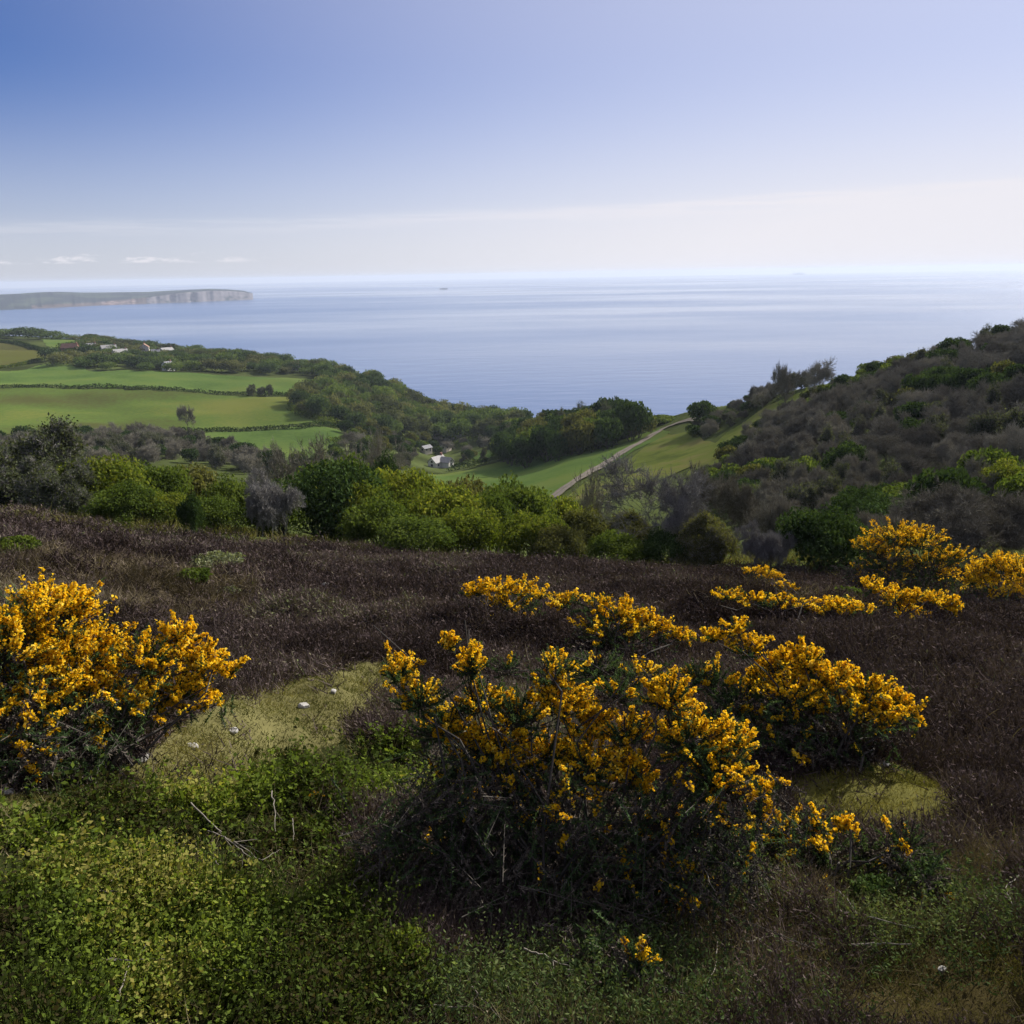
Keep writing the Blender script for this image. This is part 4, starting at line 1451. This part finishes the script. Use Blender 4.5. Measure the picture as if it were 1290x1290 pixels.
# heather
P, d, px, py = ground_pts(85000, 2.6, 46, power=1)
inturf = (inpoly(px, py, PATH) | inpoly(px, py, MOSS)) & ~inpoly(px, py, BILB) & (rng.random(len(P)) < .02)
keep = (outside(px, py, ALLG) | inturf) & ~((inpoly(px, py, DRY) & (rng.random(len(P)) < .9)) | (inpoly(px, py, BRACKEN) & (rng.random(len(P)) < .75)))
hump = fbm(P[:, 0] / 1.1, P[:, 1] / 1.1, 41, 3)
keep &= rng.random(len(P)) < np.clip(.72 + 1.0 * hump, .35, 1)
P, d, hump = P[keep], d[keep], hump[keep]
pat = np.clip(.40 + .8 * fbm(P[:, 0] / 2.3, P[:, 1] / 2.3, 44, 3) + .55 * fbm(P[:, 0] / 6, P[:, 1] / 6, 45, 2) * sstep(3, -3, P[:, 0]) - .22 * sstep(0, 4, P[:, 0]) + rng.normal(0, .06, len(P)), .05, .95)
g = Geo()
P2 = P + np.stack([0 * hump, 0 * hump, np.clip(hump, 0, 1) * .45], 1)
b, dr, ln, r = sprays(g, P2, d, 15, .06, .24, .0042, .95, pat, .18)
f = rng.random(b.shape[:2]) < .6
tip, dd_, rr = (b + dr * ln * rng.uniform(.5, 1, ln.shape))[f], dr[f], r.reshape(f.shape)[f]
qq = np.repeat((np.clip(d / 5, .6, 9) ** .75)[:, None], 15, 1)[f]
s = .030 * qq * rng.uniform(.6, 1.4, len(tip))
g.leaves(tip, rdir(len(tip)), unit(dd_ + rng.normal(size=dd_.shape) * .5), s, s * .35, np.clip(rr + rng.normal(0, .15, len(rr)), 0, 1))
stuff('heather', g, 'heather', 'dark brown heather covering the hilltop', 'heather')

# bilberry carpet
P, d, px, py = ground_pts(64000, 1.5, 9.5, power=1)
keep = inpoly(px, py, BILB)
P, d = P[keep], d[keep]
hump = fbm(P[:, 0] / .42, P[:, 1] / .42, 51, 3) * 1.25
keep = rng.random(len(P)) < np.clip(.60 + 1.9 * hump, .08, 1)
P, d, hump = P[keep], d[keep], hump[keep]
g = Geo()
nl = 10
hh = (.03 + .32 * np.clip(hump + .25, 0, 1)) * rng.uniform(.6, 1.35, len(P))
ax = unit(rng.normal(size=(len(P), 3)) * np.array([.45, .45, 0]) + np.array([0, 0, 1.0]))
g.tubes(P - ax * .03, P + ax * hh[:, None], .0018, .001, .25, 3)
u = rng.uniform(.25, 1.05, (len(P), nl))
C = P[:, None] + ax[:, None] * (hh[:, None] * u)[..., None] + rng.normal(size=(len(P), nl, 3)) * .012
nn = unit(rng.normal(size=C.shape) * .8 + np.array([0, 0, .9]))
tone = np.clip(.36 + 1.3 * fbm(P[:, 0] / .7, P[:, 1] / .7, 55, 3), .04, .95)
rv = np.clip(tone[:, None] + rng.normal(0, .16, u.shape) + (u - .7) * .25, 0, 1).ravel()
s = rng.uniform(.012, .036, C.shape[0] * nl) * np.repeat(np.clip(d / 4, .8, 1.7), nl)
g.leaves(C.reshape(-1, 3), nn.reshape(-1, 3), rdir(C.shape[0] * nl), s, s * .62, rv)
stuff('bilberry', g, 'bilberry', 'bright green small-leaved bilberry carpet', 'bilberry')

# bramble and other larger leaves through the bilberry
P, d, px, py = ground_pts(30000, 1.5, 9.5, power=1)
keep = inpoly(px, py, BILB) & (rng.random(len(P)) < np.clip(.15 + 1.5 * fbm(P[:, 0] / .5, P[:, 1] / .5, 57, 3), .04, .8))
P, d = P[keep], d[keep]
nl = 8
g = Geo()
hh = rng.uniform(.08, .30, len(P))
ax = unit(rng.normal(size=(len(P), 3)) * np.array([.8, .8, 0]) + np.array([0, 0, 1.0]))
g.tubes(P - ax * .03, P + ax * hh[:, None], .002, .0012, .1, 3)
u = rng.uniform(.3, 1.05, (len(P), nl))
C = P[:, None] + ax[:, None] * (hh[:, None] * u)[..., None] + rng.normal(size=(len(P), nl, 3)) * .022
s = rng.uniform(.014, .032, len(P) * nl)
nn = unit(rng.normal(size=C.shape) * .7 + np.array([0, 0, .9])).reshape(-1, 3)
g.leaves(C.reshape(-1, 3), nn, rdir(len(P) * nl), s, s * .55, np.clip(.45 + rng.normal(0, .2, len(P) * nl), 0, 1))
stuff('bramble', g, 'leaf_mid', 'darker larger-leaved bramble growing through the bilberry', 'bramble')

# short grass of the footpath
P, d, px, py = ground_pts(120000, 3.5, 13, power=1)
keep = inpoly(px, py, PATH) & (rng.random(len(P)) < np.clip(.75 + 1.6 * fbm(P[:, 0] / .4, P[:, 1] / .4, 70, 3), .05, 1))
P, d = P[keep], d[keep]
g = Geo()
sprays(g, P, d, 7, .02, .06, .0028, .9, np.clip(.5 + fbm(P[:, 0], P[:, 1], 61, 3), .05, .95), .2)
stuff('path_grass', g, 'turf', 'short yellowish grass of the footpath', 'grass')

# moss patches
P, d, px, py = ground_pts(120000, 1.8, 8, power=1)
pn = rng.random(len(P)) < np.clip(.7 + 1.6 * fbm(P[:, 0] / .35, P[:, 1] / .35, 69, 3), .05, 1)
keep = (inpoly(px, py, MOSS) & pn) | (inpoly(px, py, MOSS2) & pn & (rng.random(len(P)) < .8))
P, d, px, py = P[keep], d[keep], px[keep], py[keep]
g = Geo()
m2 = inpoly(px, py, MOSS2)
sprays(g, P, d, 12, .015, .06, .0026, 1.0, np.clip(.5 + fbm(P[:, 0] * 1.6, P[:, 1] * 1.6, 62, 3) * .9 - m2 * .28, .05, .95), .2)
stuff('moss', g, 'moss', 'yellow-green mossy turf between the bushes', 'moss')

# dry grass and stems, lower right; also thinly through the heather
P, d, px, py = ground_pts(75000, 1.6, 22, power=1)
ind = inpoly(px, py, DRY) & (~inpoly(px, py, MOSS2) | (rng.random(len(px)) < .35))
keep = ind & (rng.random(len(P)) < .35) | (outside(px, py, ALLG) & (rng.random(len(P)) < .018)) | (inpoly(px, py, BILB) & (rng.random(len(P)) < .07))
P, d, ind = P[keep], d[keep], ind[keep]
g = Geo()
sprays(g, P, d, 7, .08, .28, .0016, .9, np.clip(.35 + fbm(P[:, 0] * 1.2, P[:, 1] * 1.2, 63, 3), .03, .9), .22, bent=.7)
stuff('dry_grass', g, 'dry_grass', 'dry brownish grass tangled through the heath', 'grass')
P, d, px, py = ground_pts(60000, 1.6, 7, power=1)
keep = inpoly(px, py, DRY) & (~inpoly(px, py, MOSS2) | (rng.random(len(P)) < .45)) & (rng.random(len(P)) < np.clip(.5 + fbm(P[:, 0] / .6, P[:, 1] / .6, 66, 3) * 1.6, 0, 1))
P, d = P[keep], d[keep]
g = Geo()
hh = rng.uniform(.06, .28, len(P))
ax = unit(rng.normal(size=(len(P), 3)) * np.array([.7, .7, 0]) + np.array([0, 0, 1.0]))
nl = 10
u = rng.uniform(.2, 1.05, (len(P), nl))
C = P[:, None] + ax[:, None] * (hh[:, None] * u)[..., None] + rng.normal(size=(len(P), nl, 3)) * .014
s = rng.uniform(.012, .030, len(P) * nl)
rv = np.clip(.42 + rng.normal(0, .2, len(P) * nl) + np.repeat(fbm(P[:, 0], P[:, 1], 67, 2), nl), 0, 1)
g.leaves(C.reshape(-1, 3), rdir(len(P) * nl), rdir(len(P) * nl), s, s * .4, rv)
stuff('undergrowth', g, 'understorey', 'dark green spiky undergrowth at lower right', 'undergrowth')

# dead bracken behind the left gorse
P, d, px, py = ground_pts(60000, 8, 34, power=1)
keep = (inpoly(px, py, BRACKEN) & (rng.random(len(P)) < np.clip(.5 + 1.6 * fbm(P[:, 0] / 1.2, P[:, 1] / 1.2, 68, 3), .05, 1))) | (inpoly(px, py, CARPET) & (rng.random(len(P)) < .4)) | (outside(px, py, ALLG) & (px < 330) & (py > 690) & (rng.random(len(P)) < .05))
P, d = P[keep], d[keep]
g = Geo()
sprays(g, P, d, 9, .08, .36, .0026, 1.1, np.clip(.42 + fbm(P[:, 0] / 1.5, P[:, 1] / 1.5, 64, 3), .05, .95), .22, bent=.9)
stuff('bracken', g, 'bracken', 'pale dead bracken behind the left gorse', 'bracken')

# rough grass along the brow below the bushes
P, d, px, py = ground_pts(7000, 42, 75, power=2)
g = Geo()
sprays(g, P, d, 7, .15, .5, .006, .8, np.clip(.4 + fbm(P[:, 0] / 3, P[:, 1] / 3, 65, 3), .05, .95), .2, qp=.5, bent=.6)
stuff('brow_grass', g, 'turf', 'rough pale grass between the heather and the bushes', 'grass')


# ------------------------------------------------------------------ small plants, dead branches, stones
def shrublet(px, py, w, h, mat, label, seed, leaf=.03, n=2200):
    p, d = px_ground(px, py)
    sl = np.linalg.norm(p - np.array([0, 0, EYE])) / FPX
    c = crown(seed, 26, n, 1.0, zc=.48, rz=.46, br=(.14, .34), floor=0)
    V = np.concatenate(c.V).reshape(-1, 4, 3)
    ce = V.mean(1, keepdims=True)
    W, H = w * .5 * sl, h * sl
    V = ce * np.array([W, W * .9, H]) + (V - ce) * leaf
    c.V = [V.reshape(-1, 3)]
    o = empty('low_shrub', p)
    tag(o, label, 'shrub')
    link('foliage', c.build('shrub_leaves', M[mat]), o)
    st = Geo()
    gq = np.random.default_rng(seed)
    k = 14
    a = gq.normal(size=(k, 3)) * np.array([W * .25, W * .25, 0])
    e = a * 2.2 + np.stack([0 * a[:, 0], 0 * a[:, 0], gq.uniform(.5, .9, k) * H], 1)
    st.tubes(a, e, .006, .003, .5, 4)
    link('stems', st.build('shrub_stems', M['gorse_wood']), o)
    return o


M['lichen'] = leaf_mat('pale lichen-green leaves', [(0, (.07, .085, .055)), (.5, (.15, .17, .10)), (1, (.27, .28, .16))], .25)
shrublet(275, 722, 80, 24, 'lichen', 'pale lichen-green low shrub in the heather left of centre', 401, .09)
shrublet(243, 738, 50, 20, 'leaf_mid', 'dark green low shrub just left of the pale lichen-green one', 402, .09)
shrublet(288, 752, 36, 12, 'lichen', 'tiny pale shrub below the pale lichen-green shrub', 403, .07, 900)
shrublet(18, 698, 60, 18, 'leaf_mid', 'green low shrub in the heather at the far left edge', 404, .09)
shrublet(725, 826, 26, 14, 'leaf_bright', 'small yellow-green tuft below the long low gorse bush', 405, .05, 900)
shrublet(1065, 758, 40, 18, 'leaf_mid', 'green leafy tuft beside the flat gorse mat', 406, .09, 1200)
shrublet(505, 1235, 70, 60, 'leaf_bright', 'bright leafy bilberry bush standing alone at the bottom beside the black shade', 407, .022, 2600)
shrublet(1100, 1150, 70, 40, 'leaf_dark', 'dark leafy low shrub in the tangle at lower right', 408, .03, 2400)

M['deadwood'] = plain_mat('bleached wood', [(.3, (.10, .088, .07)), (.7, (.22, .195, .165))], 20, .85, .3)


def branch(pts, r, label, h=.10, seed=0, forks=2):
    """a bare branch following photo points just above the ground plants; optional start/end heights"""
    g = np.random.default_rng(seed)
    W = []
    for k, q in enumerate(pts):
        p, d = px_ground(q[0], q[1])
        lift = q[2] if len(q) > 2 else h
        v = p - np.array([0, 0, EYE])
        # slide up the line of sight until it clears the ground by the lift
        for s in np.linspace(1, .7, 61):
            c = np.array([0, 0, EYE]) + v * s
            if c[2] - float(ground_z(c[0], c[1])) >= lift:
                break
        W.append(c)
    W = np.array(W)
    t = np.linspace(0, len(W) - 1, len(W) * 4)
    C = np.stack([np.interp(t, range(len(W)), W[:, k]) for k in range(3)], 1)
    C += g.normal(size=C.shape) * .0025
    rr = np.linspace(r, r * .35, len(C)) * .62
    ge = Geo()
    ge.tubes(C[:-1], C[1:], rr[:-1], rr[1:], .5, 5)
    L = np.linalg.norm(W[-1] - W[0])
    for f in range(forks):
        k = int(g.integers(2, len(C) - 1))
        dirn = unit(C[k] - C[k - 2] + g.normal(size=3) * .035)
        dirn = unit(dirn + g.normal(size=3) * .6)
        e1 = C[k] + dirn * L * g.uniform(.12, .25)
        e2 = e1 + unit(dirn + g.normal(size=3) * .5) * L * g.uniform(.08, .2)
        ge.tubes(np.array([C[k], e1]), np.array([e1, e2]), np.array([rr[k] * .7, rr[k] * .5]), np.array([rr[k] * .5, rr[k] * .2]), .5, 4)
    c0 = C[0]
    ge.V = [v - c0 for v in ge.V]
    return tag(link('dead_branch', ge.build('dead_branch', M['deadwood']), None, c0), label, 'branch', 'dead branches in the foreground')


branch([(240, 1012), (268, 1040), (300, 1070), (318, 1082)], .008, 'longest pale dead branch slanting down to the right through the bilberry', .16, 1, 3)
branch([(262, 1048), (296, 1062), (330, 1085), (352, 1072)], .006, 'dead branch crossing the longest pale branch at its lower end', .14, 2, 2)
branch([(342, 996), (346, 1020), (347, 1048)], .007, 'upright dead stick at the upper edge of the black shade', .2, 3, 1)
branch([(369, 1032), (370, 1060)], .005, 'short upright stick just right of the upright dead stick', .18, 4, 0)
branch([(140, 1110), (160, 1085), (185, 1068), (210, 1058), (232, 1066)], .006, 'arching pale twig left of the longest dead branch', .12, 5, 2)
branch([(118, 1124), (145, 1125), (172, 1122)], .006, 'short level twig in the bilberry below the arching pale twig', .12, 6, 0)
branch([(272, 1085), (280, 1100), (284, 1112)], .004, 'small hooked twig below the longest dead branch', .12, 7, 1)
branch([(130, 1208), (160, 1212), (185, 1208), (215, 1210)], .006, 'long level twig at the lower left with a forked end', .13, 8, 2)
branch([(148, 1262), (156, 1238), (164, 1212)], .006, 'twig rising to meet the long level twig at the lower left', .12, 9, 1)
branch([(255, 1222), (290, 1222), (330, 1224)], .004, 'thin straight twig right of the long level twig', .12, 10, 0)
branch([(402, 1284), (415, 1262), (425, 1238)], .007, 'stick slanting up right at the bottom beside the black shade', .12, 11, 1)
branch([(660, 1196), (685, 1204), (705, 1214), (718, 1218)], .007, 'pale curved stick lying in the black shade beneath the largest gorse', .14, 12, 2)
branch([(592, 1242), (610, 1262), (632, 1286)], .006, 'stick slanting down right at the bottom centre', .08, 13, 1)
branch([(540, 1266), (565, 1270), (600, 1268)], .006, 'level stick at the bottom centre beside a slanting one', .08, 14, 1)
branch([(852, 1032), (872, 1062), (885, 1090), (900, 1124)], .008, 'long grey gorse stem hanging in front of the largest bush on its right', .45, 15, 2)
branch([(1284, 1104), (1268, 1116), (1270, 1128), (1276, 1142)], .006, 'white hooked twig at the right edge', .12, 16, 2)
branch([(905, 1218), (930, 1230), (955, 1241)], .006, 'pale stick on the ground at lower right, nearest the bottom', .1, 17, 1)
branch([(1092, 1156), (1120, 1162), (1152, 1170)], .006, 'long straight pale twig in the tangle at lower right', .12, 18, 1)
branch([(1072, 1192), (1110, 1188), (1150, 1190)], .008, 'level heap stick below the long straight pale twig', .1, 19, 3)
branch([(940, 1188), (965, 1180), (988, 1176)], .005, 'short stick rising right between the small gorse and the tangle', .1, 20, 1)
branch([(1055, 1122), (1068, 1134), (1080, 1152)], .006, 'short slanting stick above the long straight pale twig', .12, 21, 1)
branch([(905, 1182), (900, 1225), (890, 1240)], .005, 'thin stick leaning left beside the young gorse clump', .1, 22, 0)
branch([(1196, 1052), (1206, 1062), (1212, 1058)], .005, 'tiny white forked twig at the right end of the mossy patch', .08, 23, 1)

M['stone'] = plain_mat('chalky flint', [(.3, (.20, .19, .175)), (.7, (.40, .385, .36))], 9, .8, .5)


def stone(px, py, w, label, seed, hr=.6):
    p, d = px_ground(px, py)
    s = w / FPX * np.linalg.norm(p - np.array([0, 0, EYE])) / 2
    import bmesh
    bm = bmesh.new()
    bmesh.ops.create_icosphere(bm, subdivisions=3, radius=1.0)
    g = np.random.default_rng(seed)
    cuts = [(unit(g.normal(size=3)), g.uniform(.55, .85)) for _ in range(9)]
    for v in bm.verts:
        c = np.array(v.co)
        for n_, k in cuts:
            e = c @ n_ - k
            if e > 0:
                c = c - n_ * e * .9
        c = c * (1 + g.normal() * .02)
        v.co = c * np.array([s, s * .8, s * hr])
    me = bpy.data.meshes.new('stone')
    bm.to_mesh(me)
    bm.free()
    me.materials.append(M['stone'])
    o = link('stone', me, None, p + np.array([0, 0, s * .25]))
    o.rotation_euler = (0, 0, g.uniform(0, 6))
    return tag(o, label, 'stone', 'pale stones on the heath')


stone(137, 966, 13, 'white upright stone at the foot of the left gorse bush', 1, 1.1)
stone(242, 943, 17, 'pale flat stone with a tan edge at the path side', 2, .6)
stone(383, 891, 15, 'whitish stone on the grassy path, right of the others', 3, .6)
stone(293, 923, 16, 'low grey-white stone half sunk in the path grass', 4, .45)
stone(420, 874, 12, 'small pale stone high on the path near its upper end', 5, .55)
stone(10, 1000, 14, 'pale stone at the left edge below the gorse', 6, .6)
stone(180, 958, 20, 'flat dark-topped stone right of the white upright stone', 7, .35)
stone(410, 738, 10, 'small white stone alone in the upper heather', 8, .6)
stone(402, 764, 10, 'small pale stone just below the one alone in the upper heather', 9, .5)
stone(500, 778, 20, 'flat pale stone on the bare patch left of the low gorse bushes', 10, .4)
stone(1210, 839, 10, 'small white stone in the dark heather at right', 11, .6)
stone(1116, 965, 12, 'grey stone at the back of the mossy patch', 12, .5)
stone(823, 719, 9, 'tiny white stone on the heather brow below the bare tree', 13, .6)
stone(1187, 1224, 10, 'pale stone in the brown turf at the lower right corner', 14, .5)
# ------------------------------------------------------------------ houses
import bmesh
M['white_wall'] = plain_mat('white render', [(.3, (.62, .60, .56)), (.7, (.76, .74, .70))], .8, .9)
M['cream_wall'] = plain_mat('cream render', [(.3, (.50, .44, .38)), (.7, (.62, .56, .50))], .8, .9)
M['brick_wall'] = plain_mat('red brick', [(.3, (.20, .095, .07)), (.7, (.30, .15, .11))], 2, .9)
M['pale_roof'] = plain_mat('pale grey roof', [(.3, (.24, .235, .235)), (.7, (.33, .32, .315))], 1, .8)
M['slate_roof'] = plain_mat('slate roof', [(.3, (.11, .11, .13)), (.7, (.19, .19, .21))], 1, .7)
M['tile_roof'] = plain_mat('brown tile roof', [(.3, (.16, .085, .06)), (.7, (.25, .14, .10))], 1, .8)
M['window'] = plain_mat('dark window glass', [(.3, (.03, .035, .04)), (.7, (.05, .055, .06))], 1, .12, spec=.6)
M['door'] = plain_mat('painted door', [(.3, (.07, .08, .09)), (.7, (.10, .11, .12))], 1, .5)


def box(bm, x0, x1, y0, y1, z0, z1):
    v = [bm.verts.new((x, y, z)) for z in (z0, z1) for x, y in ((x0, y0), (x1, y0), (x1, y1), (x0, y1))]
    for f in ((0, 3, 2, 1), (4, 5, 6, 7), (0, 1, 5, 4), (1, 2, 6, 5), (2, 3, 7, 6), (3, 0, 4, 7)):
        bm.faces.new([v[i] for i in f])


def bmo(name, bm, mat, parent):
    bmesh.ops.recalc_face_normals(bm, faces=bm.faces)
    me = bpy.data.meshes.new(name)
    bm.to_mesh(me)
    bm.free()
    me.materials.append(M[mat])
    return link(name, me, parent)


def wing(parent, L, W, H, RH, wall, roof, dx=0, dy=0, turn=False, first=True):
    """gabled block: walls with gable ends, overhanging roof of real thickness"""
    def T(x, y):
        return (dx - y, dy + x) if turn else (dx + x, dy + y)
    bm = bmesh.new()
    a, b = L / 2, W / 2
    lo = [bm.verts.new((*T(x, y), -1.5)) for x, y in ((-a, -b), (a, -b), (a, b), (-a, b))]
    hi = [bm.verts.new((*T(x, y), H)) for x, y in ((-a, -b), (a, -b), (a, b), (-a, b))]
    r0, r1 = bm.verts.new((*T(-a, 0), H + RH)), bm.verts.new((*T(a, 0), H + RH))
    for f in ((lo[0], lo[1], hi[1], hi[0]), (lo[2], lo[3], hi[3], hi[2]), (lo[1], lo[2], hi[2], r1, hi[1]), (lo[3], lo[0], hi[0], r0, hi[3]), (lo[3], lo[2], lo[1], lo[0])):
        bm.faces.new(f)
    bmo('wall', bm, wall, parent)
    bm = bmesh.new()
    e, th, dr = .4, .22, .4 * RH / b
    for s in (-1, 1):
        P = [(-a - e, 0, H + RH + .05), (a + e, 0, H + RH + .05), (a + e, s * (b + e), H - dr + .05), (-a - e, s * (b + e), H - dr + .05)]
        v0 = [bm.verts.new((*T(x, y), z)) for x, y, z in P]
        v1 = [bm.verts.new((*T(x, y), z + th)) for x, y, z in P]
        for f in ((0, 1, 2, 3),):
            bm.faces.new([v0[i] for i in f])
            bm.faces.new([v1[i] for i in reversed(f)])
        for i in range(4):
            j = (i + 1) % 4
            bm.faces.new((v0[i], v1[i], v1[j], v0[j]))
    return bmo('roof', bm, roof, parent)


def opening(parent, x, y, z, w, h, ax, mat='window', name='window'):
    """a framed pane standing 4 cm proud of the wall; ax: 'x' faces +-x, 'y' faces +-y"""
    bm = bmesh.new()
    if ax == 'y':
        box(bm, x - w / 2, x + w / 2, y - .05, y + .05, z, z + h)
    else:
        box(bm, x - .05, x + .05, y - w / 2, y + w / 2, z, z + h)
    return bmo(name, bm, mat, parent)


def house(px, py, L, W, H, RH, rz, wall, roof, label, lift=0.0, d=None, extra=None, cat='house', chim=1):
    p = px_ground(px, py, 60)[0] if d is None else at_dist(px, py, d)[0]
    o = empty('house', p + np.array([0, 0, lift]), rz)
    tag(o, label, cat)
    rf = wing(o, L, W, H, RH, wall, roof)
    b = W / 2
    for s in (-1, 1):
        nW = max(2, int(L // 3.5))
        for i in range(nW):
            x = (i + .5) / nW * L - L / 2
            if s == -1 and i == nW // 2:
                opening(o, x, s * b, .05, 1.0, 2.1, 'y', 'door', 'door')
            else:
                opening(o, x, s * b, 1.0, 1.2, 1.2, 'y')
            if H > 4.2:
                opening(o, x, s * b, 3.5, 1.2, 1.1, 'y')
    for s in (-1, 1):
        opening(o, s * L / 2, 0, 1.0, 1.2, 1.2, 'x')
        if H + RH > 5:
            opening(o, s * L / 2, 0, min(H - .2, 3.6), 1.1, 1.1, 'x')
    for k in range(chim):
        bm = bmesh.new()
        x = (L / 2 - .8) * (1 if k == 0 else -1)
        box(bm, x - .4, x + .4, -.45, .45, H + RH - .7, H + RH + 1.1)
        box(bm, x - .48, x + .48, -.53, .53, H + RH + 1.1, H + RH + 1.25)
        c = bmo('chimney', bm, 'brick_wall', o)
        c.parent = rf
    if extra:
        extra(o)
    return o


def farm_wing(o):
    wing(o, 5.4, 4.2, 2.8, 2.0, 'white_wall', 'pale_roof', 1.9, -4.3, True)
    opening(o, 1.9, -7.0, 1.0, 1.2, 1.2, 'y')
    opening(o, 1.9, -7.0, 2.9, .9, .9, 'y')


house(551, 589, 8.6, 4.8, 3.0, 2.3, R(58), 'white_wall', 'pale_roof', 'white gabled farmhouse with pale roof at the edge of the valley meadow', .3, None, farm_wing)
house(537, 572, 6, 4.0, 2.2, 1.3, R(50), 'cream_wall', 'slate_roof', 'low cream outbuilding in the scrub behind and left of the farmhouse', 1.5, cat='outbuilding', chim=0)
house(562, 569, 6, 4, 2.4, 1.4, R(60), 'cream_wall', 'slate_roof', 'small pale outbuilding in the scrub right of the low cream outbuilding', 1.5, cat='outbuilding', chim=0)
house(572, 552, 8, 6, 5.0, 2.2, R(40), 'white_wall', 'slate_roof', 'white cottage showing between trees at the foot of the valley wood', 1.2)
house(553, 553, 7, 5.5, 4.5, 2.0, R(75), 'cream_wall', 'slate_roof', 'cream cottage left of the white one at the foot of the valley wood', .8)
for (x, y, L, W, H, RH, rz, wl, rf, lab, dl, lift) in (
        (183, 447, 12, 8, 6.0, 3.0, 110, 'cream_wall', 'tile_roof', 'tallest cream house showing above the trees of the hilltop village', 880, 3.8),
        (153, 455, 12, 6, 3.2, 2.8, 50, 'white_wall', 'pale_roof', 'house with the brightest pale roof, lower of two long roofs in the village', 820, 3.6),
        (138, 447, 13, 6, 3.0, 2.6, 40, 'white_wall', 'pale_roof', 'long pale roofed house just above and left of the brightest roof', 880, 4.0),
        (210, 443, 12, 7, 3.5, 2.5, 55, 'white_wall', 'pale_roof', 'house with a short white roof right of the tallest cream house', 920, 3.8),
        (90, 448, 13, 8, 4.6, 3.4, 5, 'brick_wall', 'tile_roof', 'reddish brick house at the left end of the village', 850, 3.4),
        (116, 443, 10, 7, 4.0, 2.6, 60, 'white_wall', 'slate_roof', 'bluish slate-roofed house between the brick house and the long pale roof', 900, 3.6),
        (212, 466, 8, 6, 4.0, 2.2, 70, 'white_wall', 'slate_roof', 'small white cottage at the lower edge of the village wood by the pasture', 742, 1.0),
        (197, 453, 7, 6, 4.6, 2.2, 30, 'cream_wall', 'slate_roof', 'narrow pale gable standing below the tallest cream house', 840, 4.0),
        (372, 470, 7, 6, 4.0, 2.2, 20, 'cream_wall', 'tile_roof', 'single cottage at the right end of the village wood', 770, 3.0)):
    house(x, y, L, W, H, RH, R(rz), wl, rf, lab, lift, dl)

# ------------------------------------------------------------------ ships
M['hull'] = plain_mat('dark ship hull', [(.3, (.05, .06, .09)), (.7, (.08, .09, .12))], .05, .6)
M['ship_red'] = plain_mat('red boot topping', [(.3, (.16, .05, .04)), (.7, (.22, .07, .05))], .05, .6)
M['ship_white'] = plain_mat('white superstructure', [(.3, (.55, .55, .56)), (.7, (.66, .66, .67))], .05, .6)
M['cargo'] = plain_mat('stacked cargo', [(.3, (.12, .09, .08)), (.5, (.10, .13, .17)), (.7, (.20, .17, .14))], .08, .8)


def ship(px, py, wpx, label, rz, kind):
    phi, t = ray(px, py)
    d = EYE / t
    L = wpx / FPX * d * math.sqrt(1 + t * t) / abs(math.cos(rz))
    o = empty('ship', (d * math.sin(phi), d * math.cos(phi), 0), rz - phi)
    tag(o, label, 'ship')
    B_, H = L * .15, L * .075
    st = [(-.5, .78, 1.15), (-.42, .95, 1.05), (-.2, 1, 1), (.25, 1, 1), (.38, .8, 1.1), (.46, .4, 1.3), (.5, .04, 1.45)]
    for nm, z0, z1, mt, sh in (('hull', H * .25, H, 'hull', 1.0), ('boot_topping', -H * .3, H * .25, 'ship_red', .94)):
        bm = bmesh.new()
        rings = []
        for x, w, sheer in st:
            zt = z1 * (sheer if nm == 'hull' else 1)
            xx = x * L * (1 if nm == 'hull' else .97)
            hb = B_ / 2 * w
            rings.append([bm.verts.new((xx, s * hb * k, z)) for s, k, z in ((-1, .9 * sh, z0), (-1, sh, zt), (1, sh, zt), (1, .9 * sh, z0))])
        for a, b in zip(rings[:-1], rings[1:]):
            for i in range(4):
                bm.faces.new((a[i], b[i], b[(i + 1) % 4], a[(i + 1) % 4]))
        bm.faces.new(rings[0])
        bm.faces.new(rings[-1][::-1])
        bmo(nm, bm, mt, o)
    bm = bmesh.new()
    x0 = -L * .42
    hh = H * (1.6 if kind == 'cargo' else 1.8)
    box(bm, x0, x0 + L * .11, -B_ * .42, B_ * .42, H * .98, H + hh)
    box(bm, x0 + L * .02, x0 + L * .09, -B_ * .5, B_ * .5, H + hh, H + hh * 1.25)
    sp = bmo('superstructure', bm, 'ship_white', o)
    bm = bmesh.new()
    bmesh.ops.create_cone(bm, cap_ends=True, segments=12, radius1=L * .016, radius2=L * .013, depth=H * 1.3, matrix=Matrix.Translation((x0 - L * .012, 0, H * 1.9)))
    bmo('funnel', bm, 'hull', o)
    bm = bmesh.new()
    bmesh.ops.create_cone(bm, cap_ends=True, segments=8, radius1=L * .004, radius2=L * .002, depth=H * 1.8, matrix=Matrix.Translation((L * .42, 0, H * 2.1)))
    bmo('mast', bm, 'ship_white', o)
    bm = bmesh.new()
    for i in range(5):
        xa = -L * .28 + i * L * .13
        hc = H * (.55 + .35 * ((i * 7) % 3)) * (1 if kind == 'cargo' else 1.3)
        box(bm, xa, xa + L * .115, -B_ * .42, B_ * .42, H * .99, H + hc)
    tag(bmo('deck_cargo', bm, 'cargo', o), 'rows of stacked deck cargo')
    return o


ship(559, 364.5, 10, 'dark cargo ship in the middle of the bay', R(12), 'cargo')
ship(1006, 346, 13, 'faint larger ship close to the horizon on the right', R(-8), 'tank')
